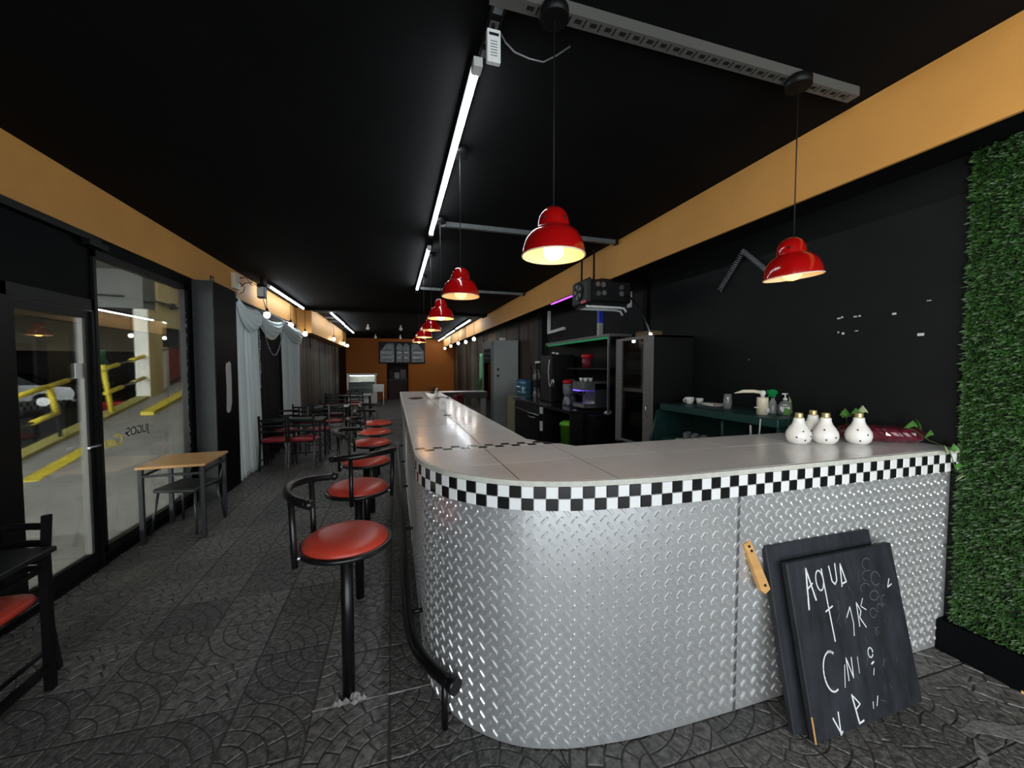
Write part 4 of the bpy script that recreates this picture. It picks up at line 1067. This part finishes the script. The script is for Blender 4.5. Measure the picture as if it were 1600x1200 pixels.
for k in range(6):
    MB().lathe([(.022, .008), (.026, .02), (.028, .07), (.026, .07), (.02, .014)], (-.03+.06*(k % 2), -.12+.058*k*.85, 0), 14).build('glass', 'glassware', tr_)
MB().box(-.02, .04, -.06, -.02, .008, .05).build('red_packet', 'red_plastic', tr_)

# display cabinet with glasses
cbx, cy0, cy1, ct = 2.44, 3.28, 3.93, 1.87
cab = thing('display_cabinet', 'tall grey and black cabinet with open glass front against the right wall', 'cabinet', (cbx, cy0, 0))
D_ = XR-.005-cbx; Wd = cy1-cy0
MB().box(.01, D_, 0, .02, 0, ct).build('side_panel', 'cabinet_black', cab)
MB().box(.01, D_, Wd-.02, Wd, 0, ct).build('side_panel', 'cabinet_black', cab)
MB().box(D_-.015, D_, .02, Wd-.02, 0, ct).build('back_panel', 'grey_board', cab)
MB().box(.01, D_, .0, Wd, ct-.02, ct).build('top', 'cabinet_black', cab)
MB().box(.01, D_, .02, Wd-.02, .0, .7).build('base', 'cabinet_black', cab)
for z in (.93, 1.23, 1.50):
    MB().box(.02, D_-.015, .02, Wd-.02, z-.018, z).build('shelf', 'grey_board', cab)
dr = MB().box(-.016, .004, 0, .14, .72, ct).box(-.016, .004, Wd-.11, Wd, .72, ct).box(-.016, .004, .14, Wd-.11, ct-.03, ct).box(-.016, .004, .14, Wd-.11, .72, .76).build('door', 'grey_board', cab)
MB().tube([(-.018, .05, 1.06), (-.045, .05, 1.07), (-.045, .05, 1.16), (-.018, .05, 1.17)], .006, 8).build('handle', 'steel', dr)
MB().box(-.007, -.003, .14, Wd-.11, .76, ct-.03).build('pane', 'glass_pane', dr)
def glass(label, x, y, z, s=1.):
    t = thing('drinking_glass', label, 'glass', (x, y, z), 0, 'glasses in the display cabinet')
    MB().lathe([(.024*s, 0), (.03*s, .006), (.034*s, .10*s), (.031*s, .10*s), (.026*s, .012), (.003, .010)], n=16).build('glass', 'glassware', t)
for z, sh in ((1.50, 'top'), (1.23, 'middle')):
    for (dx, dy), w_ in zip(((.05, .49), (.05, .40), (.05, .31), (.05, .22), (.17, .44), (.17, .33)), ('front row, far left', 'front row, second from left', 'front row, third from left', 'front row, nearest the handle', 'back row, left', 'back row, right')):
        glass(f'clear glass on the {sh} shelf of the display cabinet, {w_}', cbx+dx, cy0+dy, z, 1.2)
bk = thing('bowl_stack', 'stack of white bowls on the bottom cabinet shelf', 'bowls', (cbx+.1, cy0+.43, .93))
for k in range(5): MB().lathe([(.03, .0), (.055, .03), (.06, .05), (.057, .05), (.05, .03), (.005, .01)], (0, 0, .018*k), 18).build('bowl', 'ceramic_grey', bk)
bk = thing('plate_stack', 'stack of white plates and cups on the bottom cabinet shelf', 'plates', (cbx+.1, cy0+.27, .93))
for k in range(9): MB().lathe([(.04, 0), (.075, .008), (.075, .012), (.03, .005)], (0, 0, .014*k), 18).build('plate', 'ceramic_white', bk)
MB().lathe([(.028, .13), (.035, .17), (.02, .20), (.008, .24)], n=14).build('cup', 'ceramic_grey', bk)
# lamp and box on cabinet
t = thing('wooden_box', 'small brown wooden box on top of the display cabinet', 'box', (cbx+.16, cy0+.3, ct)); MB().cbox(-.08, .08, -.12, .12, 0, .06, .004).build('case', 'wood_ochre', t); MB().box(-.082, .082, -.122, .122, .045, .05).build('lid_seam', 'wood_dark', t)
t = thing('desk_lamp', 'small lit clip lamp with grey stem on the display cabinet', 'lamp', (cbx+.04, cy0+.12, ct))
MB().tube([(0, .0, .0), (.0, .01, .06), (-.005, .03, .11), (0, .06, .14)], .009, 8).build('stem', 'galvanised', t)
MB().ball((-.01, -.03, .014), .014, 10).build('bulb', 'bulb_white', t)
MB().tube([(0, .06, .14), (.02, .2, .30), (.06, .42, .45), (.10, .60, .53)], .010, 8).build('cable', 'cord_black', t)

# wall marks, spring conduit
sg = thing('spring_conduit', 'coiled metal spring conduit bent in a V on the black wall', 'conduit', (XR-.03, 2.69, 2.55))
def coil(p0, p1, r, turns, rw):
    p0, p1 = Vector(p0), Vector(p1); t = (p1-p0).normalized(); a = t.cross(Vector((1, 0, 0))).normalized(); b = t.cross(a); pts = []
    for k in range(turns*9+1):
        q = 2*pi*k/9; pts.append(p0+(p1-p0)*k/(turns*9)+(a*cos(q)+b*sin(q))*r)
    return MB().tube(pts, rw, 5)
coil((0, 0, .0), (0, .25, -.29), .018, 20, .005).build('coil', 'galvanised', sg)
coil((0, 0, .0), (0, -.23, -.22), .018, 16, .005).build('coil', 'galvanised', sg)
MB().ball((0, 0, .01), .014, 8).build('hook', 'steel', sg)
mk = MB()
for y, z, w_, h_2 in ((1.93, 1.885, .02, .01), (1.91, 1.89, .012, .012), (1.83, 1.885, .02, .008), (1.805, 1.886, .012, .01), (1.62, 1.876, .02, .012), (1.49, 1.74, .03, .016), (1.93, 1.79, .01, .01), (1.90, 1.78, .015, .014), (1.82, 1.79, .02, .005), (1.46, 1.93, .02, .004), (2.63, 1.616, .008, .008)):
    mk.box(XR-.0016, XR+.002, y-w_/2, y+w_/2, z-h_2/2, z+h_2/2)
o = mk.build('chipped_paint', 'patch_white', wr); o['kind'] = 'stuff'
# machine on bracket shelf
mc = thing('wall_machine', 'black machine with round fan and red badge hung near the right beam', 'machine', (2.07, 3.92, 2.28))
MB().cbox(.03, .54, 0, .36, .0, .25, .02).build('case', 'cabinet_black', mc)
MB().cbox(-.02, .04, -.02, .40, -.02, .265, .025).build('front_cover', 'wood_black', mc)
MB().cyl((-.02, .20, .13), (-.035, .20, .13), .10, 22).build('fan_ring', 'tyre', mc)
for k in range(5):
    a = 2*pi*k/5; MB().prism_ax([(.20+.02*cos(a), .13+.02*sin(a)), (.20+.088*cos(a-.25), .13+.088*sin(a-.25)), (.20+.088*cos(a+.35), .13+.088*sin(a+.35))], -.042, -.036, 'x').build('fan_blade', 'grey_board', mc)
MB().cbox(-.03, -.018, .02, .14, -.01, .02, .003).build('badge', 'red_plastic', mc)
for x, z, m in ((.10, .19, 'steel'), (.11, .09, 'steel'), (.17, .19, 'galvanised'), (.18, .10, 'galvanised'), (.40, .17, 'steel'), (.40, .10, 'galvanised')):
    MB().cyl((x, 0, z), (x, -.02, z), .028, 12).build('knob', m, mc)
MB().tube([(.1, .1, .25), (.2, .08, .275), (.33, .08, .27), (.42, .1, .24)], .008, 6).build('hose', 'cord_black', mc)
for x, y in ((.06, .30), (.22, .30)): MB().bar((x, y, .24), (x, y, .668), .018).build('hanger_rod', 'black_satin', mc)
MB().tube([(.0, .06, -.045), (.42, .06, -.045), (.48, .06, -.05), (.51, .06, -.09)], .014, 8).build('cradle_arm', 'white_plastic', mc)
MB().tube([(.06, .34, -.03), (.54, .34, -.03), (.61, .34, -.04), (.64, .34, -.09)], .014, 8).build('cradle_arm', 'white_plastic', mc)
MB().box(.02, .05, .05, .35, -.04, .0).build('cradle_bar', 'black_satin', mc)
t = thing('wall_plate', 'pale grey plate on the wall right of the black machine', 'plate', (XR-.012, 4.42, 2.42)); MB().cbox(0, .01, -.05, .05, -.1, .1, .003).build('plate', 'patch_white', t); MB().ball((-.002, 0, 0), .006, 6).build('screw', 'steel', t)
t = thing('purple_light', 'short purple glowing strip light left of the black machine', 'light', (2.372, 5.0, 2.535)); MB().box(0, .02, 0, .75, 0, .014).build('strip', 'led_purple', t); MB().box(-.005, .06, -.01, .76, .014, .0265).build('holder', 'black_satin', t)
t = thing('conduit_corner', 'pale L-shaped conduit on the wall above the espresso counter', 'conduit', (XR-.03, 7.0, 2.22))
MB().bar((0, .10, 0), (0, .10, .42), .05).build('riser', 'white_plastic', t); MB().bar((0, .12, .0), (0, -.62, .02), .05).build('run', 'white_plastic', t)

# wall shelf with green strip
ws = thing('wall_shelf', 'dark wall shelf frame with green glow beneath, above the espresso counter', 'shelf', (2.58, 4.35, 1.94))
MB().cbox(0, .33, 0, 2.15, 0, .035, .003).build('board', 'grey_board', ws)
MB().box(.02, .04, .05, 2.1, -.022, 0).build('green_strip', 'led_green', ws)
MB().bar((.01, .02, 0), (.01, .02, -.97), .025).build('upright', 'galvanised', ws)
MB().bar((.01, 2.13, 0), (.01, 2.13, -.97), .025).build('upright', 'black_satin', ws)
MB().box(.0, .33, .03, 1.25, -.42, -.40).build('lower_board', 'black_satin', ws)
t = thing('tall_box', 'tall narrow box, blue above and silver below, on the wall shelf', 'box', (2.66, 4.72, 1.975)); MB().cbox(-.03, .03, -.03, .03, 0, .17, .003).build('lower_half', 'silver_box', t); MB().cbox(-.03, .03, -.03, .03, .17, .36, .003).build('upper_half', 'blue_box', t); MB().box(.031, .036, -.02, .02, .02, .34).build('dark_side', 'black_satin', t)
# black counter with under-counter fridge
bc = thing('back_counter', 'black granite topped counter with under-counter fridge behind the bar', 'counter', (2.2, 4.68, 0))
MB().cbox(0, .715, 0, 2.55, .93, .975, .005).build('worktop', 'granite_black', bc)
MB().box(.03, .715, 1.02, 2.53, .02, .93).build('body', 'cabinet_black', bc)
MB().box(.03, .715, .02, .06, .02, .93).build('end_panel', 'cabinet_black', bc)
MB().box(.68, .715, .06, 1.02, .02, .93).build('back_panel', 'cabinet_black', bc)
dr = MB().cbox(.0, .03, 1.12, 2.38, .05, .80, .006).build('fridge_door', 'black_satin', bc)
MB().box(-.004, .0, 1.14, 2.36, .785, .80).build('steel_edge', 'steel', dr)
MB().tube([(-.004, 1.25, .74), (-.05, 1.27, .735), (-.05, 1.5, .735), (-.004, 1.52, .74)], .012, 8).tube([(-.004, 1.15, .78), (-.04, 1.6, .79), (-.004, 2.0, .79)], .008, 8).build('handle', 'steel', dr)
MB().box(.0, .03, 1.03, 1.10, .82, .92).box(-.002, .03, 1.04, 1.09, .55, .70).build('socket_plate', 'white_plastic', bc)
cp = thing('water_cooler_base', 'cream slatted cooler base beside the tall grey fridge', 'cooler', (2.34, 7.30, 0))
MB().cbox(0, .46, 0, .8, 0, .965, .006).build('body', 'cream_panel', cp)
for k in range(7): MB().box(-.004, .0, .06, .20, .55+.05*k, .565+.05*k).build('slat', 'slot_dark', cp)
wj = thing('water_jug', 'large blue clear water bottle lying on the cooler beside the fridge', 'water bottle', (2.60, 7.72, .965))
MB().lathe([(.16, 0), (.178, .01), (.18, .09), (.172, .10), (.18, .11), (.18, .2), (.172, .21), (.18, .22), (.18, .29), (.16, .33), (.06, .345)], n=26).build('bottle', 'water_blue', wj)
MB().box(-.10, -.05, -.162, -.152, .10, .16).build('sticker', 'paper', wj)
# fridge
fg = thing('upright_fridge', 'tall grey upright fridge with glass door past the back counter', 'fridge', (2.20, 8.9, 0))
MB().cbox(.03, .64, 0, 1.0, 0, 2.19, .008).build('body', 'fridge_grey', fg)
dr = MB().box(-.02, .03, .0, .07, .08, 2.17).box(-.02, .03, .93, 1.0, .08, 2.17).box(-.02, .03, .07, .93, 2.0, 2.17).box(-.02, .03, .07, .93, .08, .2).build('door', 'galvanised', fg)
MB().box(-.004, .004, .07, .93, .2, 2.0).build('pane', 'glass_dark', dr)
MB().box(.026, .032, .07, .93, .2, 2.0).build('dark_inside', 'slot_dark', dr)
for z in (1.9, 1.75): MB().cyl((.14, -.002, z-.4), (.14, .002, z-.4), .03, 12).build('sticker', 'dot_black', fg)
MB().cbox(.22, .34, .05, .2, 2.19, 2.25, .01).build('hinge_cover', 'white_plastic', fg)
# tall black dispenser, hoses
td = thing('drinks_dispenser', 'tall black drinks dispenser with silver taps on the back counter', 'dispenser', (2.5, 6.15, .975))
MB().cbox(-.05, .36, -.25, .25, 0, .78, .012).build('case', 'cabinet_black', td)
MB().tube([(-.06, -.18, .70), (-.08, -.18, .5), (-.07, -.2, .3), (-.09, -.28, .26), (-.07, -.33, .36)], .008, 6).build('hose', 'ceramic_grey', td)
for yv in (-.3, -.36): MB().lathe([(.02, .25), (.02, .36), (.008, .4)], (-.06, yv, 0), 10).build('tap', 'steel', td)
MB().ball((-.0, -.2, .81), .03, 10, sz=.6).ball((.05, -.24, .80), .03, 10, sz=.6).build('cup', 'ceramic_white', td)
gr = thing('glass_rack', 'black rack of upturned glasses beside the water bottle', 'rack', (2.62, 6.85, .975))
MB().box(-.12, .2, -.12, .22, .32, .34).box(-.12, .2, -.12, .22, .62, .64).box(-.12, -.10, -.12, -.10, 0, .64).box(-.12, -.10, .20, .22, 0, .64).build('frame', 'black_satin', gr)
for k in range(3):
    for z in (.0, .34): MB().lathe([(.036, 0), (.03, .10), (.012, .13), (.01, .18), (.03, .19)], (-.06, -.06+.1*k, z), 14).build('glass', 'glassware', gr)
MB().ball((-.03, .02, .67), .04, 10, sz=.6).ball((-.03, .12, .67), .04, 10, sz=.6).build('cup', 'ceramic_white', gr)
def blender_jar(label, x, y, lidm):
    t = thing('blender', label, 'blender', (x, y, .975))
    MB().lathe([(.08, 0), (.085, .02), (.06, .12), (.05, .14)], n=18).build('base', 'galvanised', t)
    MB().lathe([(.05, .14), (.075, .20), (.08, .33), (.076, .33), (.045, .15)], n=18).build('jar', 'glassware', t)
    MB().lathe([(.082, .33), (.082, .37), (.04, .39)], n=18).build('lid', lidm, t)
blender_jar('glass blender with crimson lid on the back counter', 2.52, 5.42, 'red_plastic')
blender_jar('second glass blender behind the crimson-lidded one', 2.68, 5.62, 'galvanised')
t = thing('ketchup_tub', 'dark red tub with red lid on the shelf above the blenders', 'tub', (2.70, 5.15, 1.54)); MB().lathe([(.07, 0), (.08, .15)], n=18).build('tub', 'maroon', t); MB().lathe([(.085, .15), (.085, .19), (.06, .20)], n=18).build('lid', 'red_plastic', t)
cm = thing('espresso_machine', 'silver espresso machine with purple lit cup bay on the back counter', 'coffee machine', (2.50, 4.72, .975))
MB().cbox(-.06, .32, .02, .38, .02, .08, .006).build('drip_base', 'steel', cm)
MB().cbox(.10, .32, .02, .38, .08, .36, .008).build('back_body', 'steel', cm)
MB().cbox(-.06, .32, .02, .38, .26, .38, .008).build('head', 'galvanised', cm)
MB().box(-.061, .10, .20, .36, .245, .26).build('purple_glow', 'led_violet', cm)
for yv in (.12, .28): MB().tube([(0, yv, .25), (0, yv, .22), (-.09, yv, .20)], .014, 8).build('portafilter', 'black_satin', cm)
for k in range(4): MB().lathe([(.02, .38), (.03, .43), (.026, .43)], (.0+.08*(k % 2), .10+.12*(k//2), 0), 12).build('cup', 'ceramic_white', cm)
dn = thing('waste_bin', 'black box cabinet below the espresso machine', 'cabinet', (2.40, 4.42, 0)); MB().cbox(0, .32, 0, .22, 0, .93, .005).build('body', 'black_satin', dn); MB().box(.02, .30, -.004, 0, .80, .88).build('drawer', 'cabinet_black', dn)
t = thing('crumpled_cloth', 'crumpled white cloth on the black box cabinet', 'cloth', (2.66, 4.50, .93)); MB().ball((0, 0, .025), .05, 9, sz=.5).ball((.03, .03, .03), .045, 8, sz=.6).build('cloth', 'ceramic_grey', t)
gb = thing('lime_bin', 'lime green plastic bin in the open bay beside the black box cabinet', 'bin', (2.33, 4.95, 0)); MB().lathe([(.10, 0), (.13, .74), (.14, .74), (.14, .76), (.12, .76), (.09, .03)], n=26).build('body', 'lime_plastic', gb)
MB().lathe([(.142, .745), (.142, .77), (.10, .80), (.02, .81)], n=26).build('lid', 'lime_plastic', gb)
mc2 = thing('padded_chair', 'maroon padded chair behind the far end of the bar', 'chair', (1.16, 6.2, 0), R(62))
MB().cbox(-.2, .2, -.2, .2, .62, .68, .02).build('seat', 'maroon', mc2)
MB().cbox(-.19, .19, .16, .21, .72, 1.12, .02).build('backrest', 'maroon', mc2)
for sx in (-1, 1):
    for sy in (-1, 1): MB().cyl((sx*.17, sy*.17, 0), (sx*.17, sy*.17, .63), .014, 8).build('leg', 'black_metal', mc2)
    MB().cyl((sx*.17, .19, .6), (sx*.17, .22, 1.1), .014, 8).build('back_post', 'black_metal', mc2)

# ================================================================== FAR END
mn = thing('menu_board', 'black menu board with four arched mirror panes on the orange wall', 'menu board', (-.70, YB-.06, 1.74))
MB().cbox(0, 2.18, 0, .05, 0, 1.06, .01).build('panel', 'cabinet_black', mn)
def arch(x0, x1, left, right):
    p = [(x0, .07), (x1, .07)]
    if right: p += [(x1, .60), (x1-.12, .72), (x1-.26, .92), (x1-.38, .97), (x0, .97)] if not left else [(x1, .85), (x1-.1, .97), (x0+.1, .97), (x0, .85)]
    else: p += [(x1, .97), (x0+.38, .97), (x0+.26, .92), (x0+.12, .72), (x0, .60)]
    MB().prism_ax(p, -.008, -.001, 'y').build('mirror_pane', 'mirror_grey', mn)
arch(.06, .70, True, False); arch(.82, 1.10, True, True); arch(1.14, 1.42, True, True); arch(1.52, 2.12, False, True)
for x0, x1 in ((.14, .62), (.86, 1.06), (1.18, 1.38), (1.6, 2.04)):
    for k in range(5): MB().box(x0, x1-.05*(k % 3), -.0095, -.0078, .16+.12*k, .185+.12*k).build('menu_line', 'paper' if k % 2 else 'cabinet_black', mn)
kt = thing('kitchen_counter', 'dim kitchen counter with grey appliances inside the far opening', 'counter', (-.3, YB+.3, 0))
MB().box(0, .95, 0, .5, 0, .9).build('base', 'wood_dark', kt); MB().box(-.02, .96, -.03, .5, .9, .98).build('worktop', 'concrete_dark', kt)
for x, w_, h_2, m in ((.05, .22, .4, 'garage_dark'), (.30, .25, .32, 'galvanised'), (.58, .3, .45, 'grey_board')): MB().cbox(x, x+w_, .05, .4, .98, .98+h_2, .01).build('appliance', m, kt)
dc = thing('display_case', 'white framed glass display case against the far orange wall', 'display case', (-1.90, 17.6, 0))
MB().cbox(0, 1.16, 0, .7, 0, .42, .01).build('base', 'white_plastic', dc)
MB().box(0, 1.16, .0, .7, 1.20, 1.28).build('top', 'white_plastic', dc)
for x in (0, 1.10): MB().box(x, x+.06, 0, .06, .42, 1.2).build('post', 'white_plastic', dc)
MB().box(.02, 1.14, .64, .68, .42, 1.2).build('back', 'ceramic_grey', dc)
for z in (.66, .92): MB().box(.06, 1.1, .05, .64, z, z+.03).build('shelf', 'ceramic_white', dc)
MB().box(.10, 1.06, .10, .14, 1.185, 1.2).build('lamp_strip', 'bulb_white', dc)
MB().box(.06, 1.1, .02, .03, .42, 1.2).build('pane', 'glass_pane', dc)
sd = thing('side_stand', 'small white stand with thin legs beside the display case', 'stand', (-.62, 17.0, 0))
MB().cbox(-.22, .2, -.2, .2, .55, .85, .01).build('box', 'white_plastic', sd)
for sx in (-.2, .18):
    for sy in (-.18, .18): MB().cyl((sx, sy, 0), (sx, sy, .56), .014, 6).build('leg', 'white_plastic', sd)
ap = thing('hanging_apron', 'pale green apron hanging on the timber wall with foliage below', 'apron', (2.74, 12.6, 1.05))
mb = MB(); V3 = []
for j in range(9):
    for i in range(9): V3.append((-.03*sin(i*1.4), -.35+.7*i/8*(1 if j > 2 else .7)+(.1 if j <= 2 else 0), .95-j*.11))
mb.add(V3, [(j*9+i, j*9+i+1, (j+1)*9+i+1, (j+1)*9+i) for j in range(8) for i in range(8)], 0, True)
MB().cyl((-.01, 0, .95), (.15, 0, .97), .012, 8).build('hook', 'steel', ap)
o = mb.build('cloth', 'apron_green', ap); o.modifiers.new('t', 'SOLIDIFY').thickness = .01
mb = MB(); rnd = random.Random(8)
for k in range(160):
    c = Vector((rnd.uniform(-.12, .02), rnd.uniform(-.4, .4), rnd.uniform(-.7, .15))); a = rnd.uniform(0, 6.28); s_ = rnd.uniform(.04, .08)
    u = Vector((.3*sin(a), cos(a), sin(a)))*s_; v_ = Vector((-.4, -sin(a), cos(a)))*s_*.4
    mb.add([c-u, c+v_, c+u, c-v_], [(0, 1, 2, 3)])
o = mb.build('foliage', 'plant_green', ap); o['kind'] = 'stuff'
